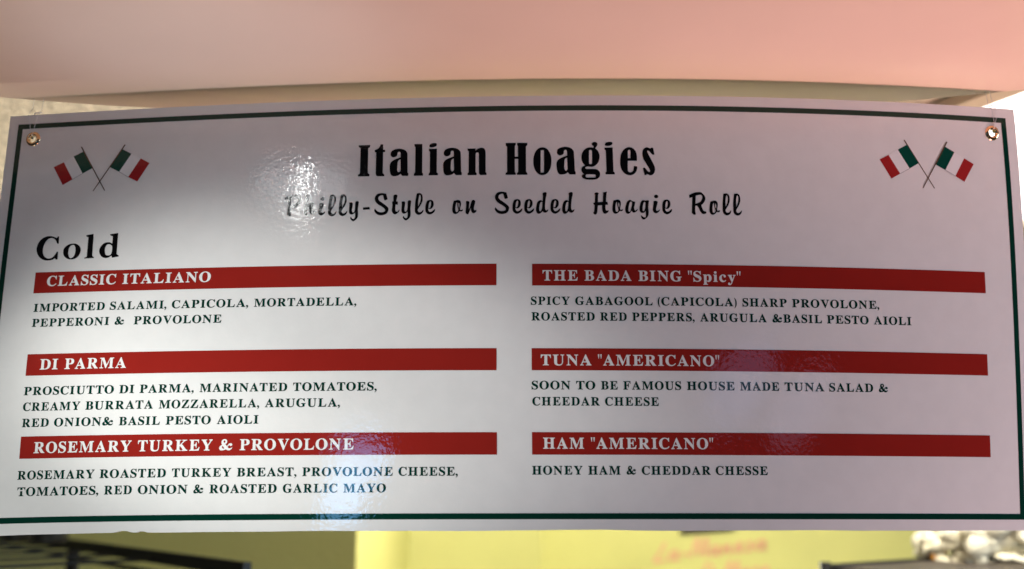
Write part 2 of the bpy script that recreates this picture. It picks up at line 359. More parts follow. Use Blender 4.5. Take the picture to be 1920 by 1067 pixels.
TITLE={'I':[[[-130.39,141.76,1],[-120.18,141.89,1],[-120.31,139.74,1],[-121.71,139.11,1],[-121.84,138.41,1],[-121.55,116.68,1],[-121.0,115.82,0],[-120.02,115.11,1],[-120.07,113.26,1],[-130.08,113.4,1],[-130.03,115.14,1],[-128.85,115.49,0],[-128.32,116.25,1],[-128.57,138.59,1],[-128.82,139.57,1],[-130.11,139.99,1]]],
't':[[[-110.97,142.24,1],[-108.81,142.19,1],[-108.69,137.24,1],[-107.01,137.2,1],[-106.96,135.02,1],[-108.63,135.06,1],[-108.5,116.02,1],[-107.17,114.64,1],[-107.01,113.1,1],[-113.04,113.22,1],[-113.98,113.82,0],[-114.59,115.76,1],[-114.77,135.05,1],[-115.89,135.08,1],[-116.06,137.1,1],[-113.37,138.21,0],[-111.74,140.12,0]]],
'a':[[[-86.66,112.99,1],[-91.45,113.07,1],[-93.15,115.02,1],[-94.78,113.63,0],[-98.08,112.93,0],[-100.68,113.55,0],[-102.04,116.27,0],[-102.51,120.14,0],[-102.41,123.61,0],[-100.99,126.28,0],[-98.07,128.16,0],[-93.3,130.0,1],[-93.37,133.68,0],[-93.77,134.73,0],[-94.52,135.14,0],[-95.62,134.77,0],[-96.04,133.54,0],[-96.3,131.8,0],[-97.75,130.48,0],[-99.97,130.13,0],[-101.67,131.33,0],[-102.08,132.89,0],[-101.57,135.21,0],[-99.38,136.91,0],[-95.69,137.8,0],[-92.34,137.54,0],[-89.35,136.31,0],[-87.64,134.14,0],[-87.3,131.81,1],[-86.91,115.99,1],[-86.27,115.21,0],[-86.23,113.67,0]],[[-93.33,128.06,1],[-94.72,127.32,0],[-95.61,125.79,0],[-95.9,122.32,0],[-96.01,118.85,0],[-95.41,116.91,0],[-94.48,116.43,0],[-93.39,117.26,0],[-93.05,118.79,0]]],
'l':[[[-81.55,141.86,1],[-74.5,141.83,1],[-74.29,115.96,1],[-73.54,114.8,1],[-73.51,112.99,1],[-81.41,112.97,1],[-81.34,114.93,1],[-80.36,115.87,1],[-80.5,139.04,1],[-81.33,139.83,1]]],
'i':[[[-68.37,140.16,0],[-67.27,141.7,0],[-64.69,142.35,0],[-62.46,142.19,0],[-61.79,141.01,0],[-62.44,139.67,0],[-64.65,138.74,0],[-67.05,138.59,0],[-68.28,139.19,0]],[[-68.89,137.15,1],[-61.75,137.26,1],[-61.72,115.76,1],[-60.68,114.79,1],[-60.59,113.18,1],[-68.66,113.19,1],[-68.58,114.83,1],[-67.67,115.78,1],[-67.74,134.54,1],[-68.68,135.33,1]]],
'n':[[[-35.21,136.92,1],[-28.21,136.94,1],[-28.21,134.9,1],[-26.45,136.61,0],[-23.5,137.54,0],[-21.29,137.13,0],[-20.0,135.76,0],[-19.53,133.06,1],[-19.48,115.43,1],[-18.75,114.66,1],[-18.82,112.94,1],[-24.23,112.88,1],[-25.26,114.15,1],[-25.35,131.59,1],[-25.71,132.94,0],[-26.63,133.34,0],[-27.74,132.97,0],[-28.21,131.82,1],[-28.19,115.71,1],[-27.23,114.55,1],[-27.34,112.91,1],[-35.02,112.92,1],[-35.21,114.26,1],[-34.19,115.59,1],[-34.1,134.4,1],[-35.1,135.18,1]]],
'H':[[[-2.11,141.62,1],[6.65,141.66,1],[6.52,139.73,1],[5.77,138.78,1],[5.67,129.17,1],[8.49,129.15,1],[8.45,138.75,1],[7.73,139.72,1],[7.83,141.65,1],[16.73,141.58,1],[16.63,139.46,1],[15.43,138.32,1],[15.16,115.74,1],[16.32,114.21,1],[16.37,112.8,1],[7.25,112.85,1],[7.37,114.26,1],[8.48,115.4,1],[8.58,127.12,1],[5.65,127.14,1],[5.63,115.42,1],[6.38,114.27,1],[6.3,112.86,1],[-2.39,112.92,1],[-2.31,114.52,1],[-1.02,115.46,1],[-0.97,138.26,1],[-2.06,139.23,1]]],
'o':[[[37.2,124.91,0],[36.77,120.73,0],[35.67,117.31,0],[33.99,114.69,0],[31.83,113.04,0],[29.21,112.48,0],[26.61,113.06,0],[24.5,114.73,0],[22.89,117.36,0],[21.9,120.79,0],[21.6,124.98,0],[22.01,129.17,0],[23.11,132.61,0],[24.8,135.24,0],[26.97,136.9,0],[29.61,137.46,0],[32.23,136.88,0],[34.34,135.2,0],[35.94,132.55,0],[36.92,129.11,0]],[[30.62,116.11,0],[30.19,115.08,0],[29.19,114.65,0],[28.2,115.08,0],[27.8,116.12,0],[28.07,133.58,0],[28.5,134.62,0],[29.51,135.05,0],[30.5,134.61,0],[30.9,133.56,0]]],
'g':[[[73.69,137.0,1],[73.91,138.34,0],[72.48,139.68,0],[72.33,140.83,0],[73.66,141.87,0],[75.51,142.18,0],[77.13,141.22,0],[77.26,139.5,0],[76.1,137.58,0],[75.33,136.43,1],[77.46,134.14,0],[78.65,131.08,0],[78.74,128.03,0],[77.71,124.22,0],[75.25,121.36,0],[72.28,119.91,0],[68.44,120.2,1],[66.6,119.63,0],[66.21,118.79,0],[67.1,117.92,1],[74.78,117.82,0],[77.32,116.8,0],[78.72,114.72,0],[78.57,111.69,0],[76.75,109.41,0],[73.44,108.45,0],[67.6,108.44,0],[64.34,109.57,0],[62.99,111.08,0],[63.5,112.79,0],[65.16,113.36,1],[63.38,115.07,0],[62.88,117.34,0],[63.67,119.63,0],[66.27,121.15,1],[63.96,123.81,0],[63.15,128.01,0],[64.0,132.59,0],[66.48,135.85,0],[70.2,137.38,0]],[[72.19,123.5,0],[71.77,122.52,0],[70.82,122.11,0],[69.88,122.51,0],[69.52,123.5,0],[69.8,133.69,0],[70.22,134.67,0],[71.18,135.08,0],[72.12,134.68,0],[72.48,133.69,0]],[[75.17,111.73,0],[74.75,110.75,0],[73.8,110.35,0],[67.59,110.33,0],[66.66,110.73,0],[66.29,111.71,0],[66.71,112.69,0],[67.66,113.1,0],[73.87,113.11,0],[74.8,112.71,0],[75.17,111.73,0]]],
'e':[[[110.98,125.45,1],[103.07,125.39,1],[102.81,117.87,0],[103.11,115.97,0],[104.73,115.04,0],[106.77,115.81,0],[107.76,117.9,0],[108.22,120.37,0],[109.15,120.76,0],[111.05,120.39,1],[110.81,117.92,0],[109.69,115.26,0],[107.23,113.16,0],[104.09,112.49,0],[100.47,113.68,0],[97.65,117.08,0],[96.51,121.63,0],[96.56,126.19,0],[97.4,131.15,0],[99.75,135.17,0],[102.78,137.22,0],[105.38,137.58,0],[108.28,136.37,0],[110.38,133.52,0],[111.13,129.33,0]],[[103.16,127.68,1],[103.46,133.86,0],[103.99,135.01,0],[104.62,135.24,0],[105.35,134.94,0],[105.67,133.68,0],[105.44,127.69,1]]],
's':[[[123.64,137.25,1],[125.49,137.34,1],[126.44,131.17,1],[124.85,131.04,0],[123.25,132.67,0],[121.67,134.37,0],[120.46,134.55,0],[120.34,133.6,0],[121.67,130.17,0],[124.05,125.25,0],[125.9,121.08,0],[126.4,118.05,0],[125.66,115.01,0],[123.93,113.1,0],[121.89,112.63,0],[119.9,113.45,0],[118.99,113.51,1],[118.59,112.75,1],[117.12,112.74,1],[115.89,119.1,1],[117.55,119.3,0],[118.96,117.61,0],[120.36,115.91,0],[121.27,115.54,0],[121.91,116.12,0],[121.55,118.2,0],[119.15,122.54,0],[116.75,127.09,0],[115.91,130.89,0],[116.31,134.33,0],[117.7,136.63,0],[120.14,137.6,0],[122.33,136.86,0],[123.06,136.67,0]]]}
TITLE_AT=[('I', 0.0), ('t', 0.0), ('a', 0.0), ('l', 0.0), ('i', 0.0), ('a', 46.26), ('n', 0.0), ('H', 0.0), ('o', 0.0), ('a', 144.11), ('g', 0.0), ('i', 152.14), ('e', 0.0), ('s', 0.0)]
SCRIPT={'P':[[[-193.85,95.43,1],[-192.51,93.5,1],[-190.26,94.55,1],[-190.18,90.43,0],[-190.34,85.07,0],[-190.54,80.35,1],[-188.3,78.73,0],[-187.11,79.33,1],[-187.57,82.17,0],[-187.64,86.26,1],[-184.73,86.35,0],[-181.73,87.69,0],[-179.41,90.16,0],[-178.64,92.98,0],[-179.72,96.17,0],[-182.28,97.98,0],[-185.38,98.38,0],[-189.04,97.68,0]],[[-187.83,95.27,1],[-184.65,96.3,0],[-182.46,95.61,0],[-181.57,93.37,0],[-182.52,90.87,0],[-184.88,89.03,0],[-187.61,88.47,1]]],
'h':[[[-175.02,97.32,0],[-173.37,98.07,0],[-172.1,97.25,0],[-172.43,94.73,0],[-172.86,90.95,0],[-172.99,87.48,1],[-171.72,89.66,0],[-169.63,90.71,0],[-167.77,90.2,0],[-167.84,88.62,0],[-168.61,85.49,0],[-168.36,83.6,0],[-167.43,83.27,0],[-165.91,83.55,1],[-166.59,81.68,0],[-168.95,80.16,0],[-170.36,80.82,0],[-171.13,82.72,0],[-171.24,86.18,0],[-171.59,87.14,1],[-172.34,83.69,0],[-172.93,80.25,0],[-173.62,78.86,0],[-175.03,79.67,0],[-175.64,82.51,0],[-175.38,86.28,0],[-175.24,92.58,0]]],
'-':[[[-124.81,85.3,1],[-119.23,85.73,1],[-118.55,83.53,1],[-124.43,83.23,1]]],
'S':[[[-103.56,92.3,1],[-105.71,91.31,1],[-106.51,91.71,1],[-107.72,95.94,1],[-108.97,95.96,0],[-110.97,95.03,0],[-111.7,93.26,0],[-110.7,91.14,0],[-107.83,88.98,0],[-104.64,86.51,0],[-102.87,84.55,0],[-102.67,82.93,0],[-103.52,80.37,0],[-105.34,78.79,0],[-108.42,78.04,0],[-111.55,78.58,0],[-113.78,80.22,0],[-114.94,82.49,1],[-114.22,84.16,1],[-113.08,82.62,0],[-111.32,81.31,0],[-108.82,80.72,0],[-106.65,81.07,0],[-105.5,82.17,0],[-106.12,83.95,0],[-108.67,85.93,0],[-111.84,87.92,0],[-113.94,90.22,0],[-114.7,92.5,0],[-114.4,94.76,0],[-112.9,96.84,0],[-110.59,97.77,0],[-107.78,97.82,0],[-104.95,97.18,1]]],
't':[[[-98.65,95.13,0],[-97.75,96.25,0],[-96.51,96.39,0],[-95.17,95.23,0],[-96.19,90.4,1],[-94.63,90.05,1],[-94.65,87.31,1],[-96.58,87.41,1],[-96.74,84.12,0],[-96.43,81.87,0],[-95.48,81.05,0],[-94.4,81.52,0],[-93.21,83.27,1],[-93.32,81.5,0],[-94.82,79.75,0],[-96.65,78.72,0],[-98.53,79.49,0],[-99.59,81.6,0],[-99.6,84.17,0],[-99.22,87.39,1],[-99.54,87.71,1],[-99.61,90.14,1],[-98.53,90.44,1]]],
'y':[[[-91.52,90.0,1],[-89.19,90.13,0],[-88.38,88.83,0],[-88.62,85.93,0],[-88.96,83.36,0],[-88.51,81.43,0],[-87.72,80.93,0],[-86.67,82.04,0],[-86.27,84.61,0],[-86.22,89.12,0],[-85.94,90.56,0],[-84.56,91.09,0],[-83.3,90.36,0],[-83.4,88.11,0],[-83.77,83.93,0],[-83.54,80.71,0],[-83.61,77.19,0],[-84.49,75.28,0],[-86.0,73.86,0],[-87.53,73.24,0],[-89.1,74.22,0],[-90.23,75.84,1],[-89.55,77.34,1],[-88.68,75.82,0],[-87.27,75.16,0],[-86.36,75.94,0],[-85.95,77.86,0],[-86.12,81.07,1],[-87.08,79.96,0],[-88.92,79.19,0],[-90.48,79.69,0],[-91.39,81.47,0],[-91.38,84.69,0],[-91.25,87.9,0]]],
'l':[[[-78.62,96.75,0],[-77.85,97.22,0],[-75.99,97.42,0],[-74.42,96.53,0],[-73.61,94.74,0],[-73.4,91.83,0],[-73.82,89.58,0],[-74.85,87.02,0],[-77.25,83.04,0],[-77.21,81.27,0],[-76.11,80.29,0],[-74.41,80.75,0],[-72.6,82.75,1],[-72.87,80.57,0],[-74.37,78.67,0],[-76.52,77.96,0],[-78.7,78.88,0],[-79.83,80.98,0],[-79.91,84.52,0],[-79.71,89.34,0],[-79.17,93.53,0]],[[-76.26,95.49,0],[-75.49,95.41,0],[-75.05,93.79,0],[-75.1,91.53,0],[-75.82,88.64,0],[-77.15,85.6,1],[-77.2,88.34,0],[-76.97,91.88,0]]],
'e':[[[-62.56,83.17,1],[-62.99,80.77,0],[-64.81,79.03,0],[-66.95,78.19,0],[-69.13,78.92,0],[-70.71,80.86,0],[-71.01,83.76,0],[-70.68,87.29,0],[-69.65,90.17,0],[-67.8,91.05,0],[-65.95,91.09,0],[-64.54,90.1,0],[-63.88,88.16,0],[-64.15,85.6,0],[-65.5,83.53,0],[-67.04,83.0,0],[-68.6,83.56,1],[-68.25,81.79,0],[-67.15,80.5,0],[-65.46,80.8,0],[-63.93,82.06,0]],[[-66.7,89.81,0],[-66.16,88.83,0],[-66.24,86.59,0],[-66.91,84.35,0],[-67.98,83.88,0],[-68.31,84.68,0],[-68.05,87.25,0],[-67.46,89.17,0]]],
'o':[[[173.3,90.17,1],[174.53,90.34,0],[176.68,90.84,0],[178.48,90.25,0],[179.36,88.41,0],[179.25,85.94,0],[178.6,83.16,0],[178.86,82.08,0],[179.92,81.95,0],[181.16,82.52,1],[180.79,81.19,0],[179.86,80.65,0],[178.2,80.84,1],[176.75,79.13,0],[174.6,78.32,0],[172.82,79.22,0],[172.01,81.51,0],[172.14,84.6,0],[172.58,87.69,0]],[[175.5,88.35,0],[176.11,88.36,0],[176.3,85.89,0],[176.8,83.44,0],[177.18,81.9,0],[176.51,80.51,0],[175.64,80.03,0],[174.86,80.94,0],[174.67,83.4,0],[174.89,86.18,0]],[[177.31,88.07,0],[177.9,87.77,0],[178.12,85.92,0],[177.93,83.76,1],[177.37,84.68,0],[177.15,86.52,0]]],
'n':[[[-36.31,89.66,1],[-34.53,89.83,0],[-33.28,88.71,0],[-33.61,85.93,0],[-33.83,82.24,1],[-32.72,85.19,0],[-31.85,88.51,0],[-30.97,90.54,0],[-29.73,90.78,0],[-28.48,89.77,0],[-28.47,88.11,0],[-29.33,84.79,0],[-29.5,82.57,0],[-28.78,81.46,0],[-27.36,82.0,1],[-27.53,80.16,0],[-29.82,78.89,0],[-31.25,79.82,0],[-31.91,81.86,0],[-32.0,84.07,1],[-32.69,81.86,0],[-34.08,78.37,0],[-34.96,78.01,0],[-36.39,79.13,0],[-36.42,82.26,0],[-36.1,85.96,0]]],
'd':[[[29.14,96.13,0],[30.23,97.09,0],[31.78,97.4,0],[32.69,96.44,0],[32.51,94.52,0],[32.03,92.6,0],[31.36,87.8,0],[31.16,83.66,0],[31.6,81.42,0],[32.52,81.26,0],[33.92,82.38,1],[33.28,80.15,0],[31.27,79.04,0],[29.74,79.68,0],[28.98,80.47,1],[27.89,79.2,0],[26.04,78.09,0],[24.36,78.73,0],[23.45,81.12,0],[23.57,83.99,0],[24.28,87.5,0],[25.52,89.41,0],[27.38,90.21,0],[29.16,89.4,1],[29.32,92.6,0],[29.34,94.68,0]],[[27.67,88.45,0],[28.84,88.77,1],[28.82,86.21,0],[28.48,83.02,0],[27.6,80.79,0],[26.67,80.48,0],[26.22,81.43,0],[26.31,84.3,0],[26.89,87.17,0]]],
'H':[[[73.32,95.56,0],[74.41,96.96,0],[75.91,97.12,0],[77.24,96.19,0],[76.59,94.49,0],[76.36,88.45,1],[80.5,88.78,1],[80.75,92.95,0],[80.98,96.05,0],[80.7,96.98,1],[84.33,97.87,1],[83.99,96.38,0],[83.61,93.59,0],[83.2,88.79,1],[84.39,88.79,1],[84.93,86.33,1],[82.83,86.16,1],[82.62,83.69,0],[83.02,81.54,0],[83.76,81.08,0],[85.26,81.4,1],[84.92,79.85,0],[82.65,78.3,0],[80.87,78.91,0],[80.02,80.91,0],[79.78,83.68,0],[79.83,85.84,1],[76.24,85.52,1],[75.87,82.43,0],[75.5,79.35,0],[74.73,77.81,0],[73.38,77.49,0],[72.06,78.87,1],[73.0,80.88,0],[73.4,85.66,1],[72.39,87.05,0],[72.55,87.82,0],[73.61,88.13,1],[73.83,91.38,0],[73.91,94.94,0]]],
'a':[[[108.23,88.94,1],[107.86,86.63,0],[107.17,83.85,0],[107.56,81.85,0],[108.45,81.39,0],[110.3,82.95,1],[109.48,80.78,0],[106.89,79.38,0],[105.71,79.99,0],[104.84,81.06,1],[103.59,79.2,0],[101.77,78.26,0],[100.01,79.48,0],[99.49,82.25,0],[100.03,85.64,0],[101.17,88.74,0],[102.72,90.29,0],[104.08,90.61,0],[106.0,89.54,0]],[[104.78,89.07,0],[105.42,88.46,0],[105.3,86.3,0],[104.61,83.21,0],[103.79,80.74,0],[102.88,80.27,0],[102.3,81.04,0],[102.38,83.81,0],[103.07,86.9,0],[103.87,88.76,0]]],
'g':[[[120.13,89.66,1],[119.78,87.96,0],[119.34,83.95,0],[119.54,80.87,0],[119.29,77.79,0],[118.32,75.63,0],[116.78,74.24,0],[115.41,73.4,0],[113.93,73.91,0],[113.07,75.28,0],[112.91,76.81,1],[113.43,77.13,1],[114.44,75.91,0],[115.92,75.3,0],[116.89,75.77,0],[117.05,78.08,0],[116.94,81.15,1],[115.75,79.61,0],[113.94,79.22,0],[112.32,80.04,0],[111.73,82.34,0],[112.02,85.12,0],[113.03,88.52,0],[114.29,90.23,0],[115.8,90.4,0],[116.99,90.1,1],[118.51,90.42,0],[119.7,90.28,0]],[[116.05,88.85,0],[116.94,88.55,0],[116.93,86.39,0],[116.62,83.31,0],[115.65,81.14,0],[114.89,80.83,0],[114.41,81.75,0],[114.57,84.83,0],[115.26,87.61,0]]],
'i':[[[128.2,93.82,0],[127.82,92.87,0],[126.89,92.28,0],[125.78,92.27,0],[124.89,92.84,0],[124.58,93.78,0],[124.96,94.73,0],[125.89,95.33,0],[127.0,95.34,0],[127.89,94.76,0]],[[124.05,89.7,1],[126.32,90.03,0],[127.63,88.81,1],[126.93,86.18,0],[126.08,83.4,0],[126.03,81.86,0],[126.76,81.09,0],[127.98,81.57,0],[129.27,82.57,1],[128.86,81.11,0],[127.46,79.72,0],[125.79,79.02,0],[124.01,79.68,0],[123.08,81.52,0],[123.34,83.98,0],[123.87,87.07,0]]],
'R':[[[154.88,95.31,1],[157.82,96.9,0],[160.6,97.86,0],[163.95,98.22,0],[165.75,97.78,0],[167.78,95.65,0],[168.89,93.19,0],[168.47,90.71,0],[166.84,88.22,0],[165.11,86.8,1],[165.76,84.19,0],[166.87,81.74,0],[169.11,81.01,1],[169.05,79.62,0],[167.04,78.82,0],[165.25,79.41,0],[163.82,81.39,0],[162.73,84.15,0],[161.31,86.28,1],[159.93,85.96,1],[159.65,81.33,0],[160.23,78.57,1],[158.55,78.09,0],[156.64,79.6,1],[156.99,84.38,0],[157.53,93.64,1],[155.22,92.68,1]],[[160.62,94.92,1],[163.84,95.74,0],[165.65,95.46,0],[166.35,94.08,0],[165.78,91.6,0],[163.86,89.25,0],[160.16,87.81,1]]]}
SCRIPT_AT=[('P', 0.0), ('h', 0.0), ('i', -286.55), ('l', -74.92), ('l', -65.64), ('y', -45.24), ('-', 0.0), ('S', 0.0), ('t', 0.0), ('y', 0.0), ('l', 0.0), ('e', 0.0), ('o', -219.9), ('n', 0.0), ('S', 103.2), ('e', 74.39), ('e', 84.42), ('d', 0.0), ('e', 106.75), ('d', 22.24), ('H', 0.0), ('o', -83.49), ('a', 0.0), ('g', 0.0), ('i', 0.0), ('e', 202.31), ('R', 0.0), ('o', 0.0), ('l', 263.43), ('l', 272.67)]
COLD={'C':[[[-396.03,66.9,1],[-395.7,60.21,1],[-397.19,60.39,1],[-398.73,63.32,0],[-400.95,65.12,0],[-403.47,65.64,0],[-406.66,64.24,0],[-408.95,60.87,0],[-410.01,56.61,0],[-409.91,53.17,0],[-408.79,50.14,0],[-406.52,47.93,0],[-403.29,46.97,0],[-399.87,48.14,0],[-397.54,51.06,0],[-396.78,52.95,1],[-395.44,52.91,1],[-395.25,45.86,1],[-396.94,45.92,1],[-397.53,47.13,1],[-400.9,45.53,0],[-405.32,45.25,0],[-409.46,46.32,0],[-413.41,49.44,0],[-415.72,53.8,0],[-416.01,58.1,0],[-414.5,62.36,0],[-411.31,65.7,0],[-407.02,67.28,0],[-402.98,67.22,0],[-399.26,65.93,0],[-398.06,65.24,1],[-397.14,66.85,1]]],
'o':[[[-381.7,59.96,0],[-377.59,58.75,0],[-374.85,55.88,0],[-374.34,52.44,0],[-375.81,48.65,0],[-378.84,46.2,0],[-382.74,45.55,0],[-386.84,46.66,0],[-389.82,49.52,0],[-390.56,52.97,0],[-389.71,56.36,0],[-386.47,59.04,0]],[[-382.23,58.77,0],[-380.35,57.77,0],[-379.4,55.17,0],[-379.24,51.75,0],[-380.19,48.37,0],[-382.43,46.73,0],[-384.27,47.43,0],[-385.56,50.24,0],[-385.77,53.66,0],[-384.91,57.06,0]]],
'l':[[[-370.35,67.09,1],[-363.85,68.08,1],[-363.59,63.65,1],[-363.18,48.26,1],[-361.35,46.72,1],[-361.29,46.16,1],[-370.11,45.92,1],[-370.12,46.77,1],[-368.01,47.56,1],[-368.37,65.09,1],[-370.45,66.02,1]]],
'd':[[[-348.43,67.22,1],[-341.11,68.14,1],[-341.01,62.91,1],[-340.72,49.27,1],[-338.46,47.51,1],[-338.53,46.88,1],[-344.71,45.87,1],[-345.12,47.71,1],[-347.8,46.3,0],[-350.78,45.76,0],[-354.43,47.35,0],[-356.61,50.61,0],[-356.88,54.02,0],[-355.07,57.59,0],[-352.22,59.64,0],[-348.33,59.94,0],[-345.58,58.57,1],[-345.73,65.2,1],[-348.1,66.23,1]],[[-349.03,58.25,0],[-346.32,57.31,0],[-345.33,55.36,0],[-345.25,51.11,0],[-346.29,48.59,0],[-348.84,48.03,0],[-350.92,49.16,0],[-351.88,52.16,0],[-351.93,54.72,0],[-350.89,57.24,0]]]}
COLD_AT=[('C', 0.0), ('o', 0.0), ('l', 0.0), ('d', 0.0)]
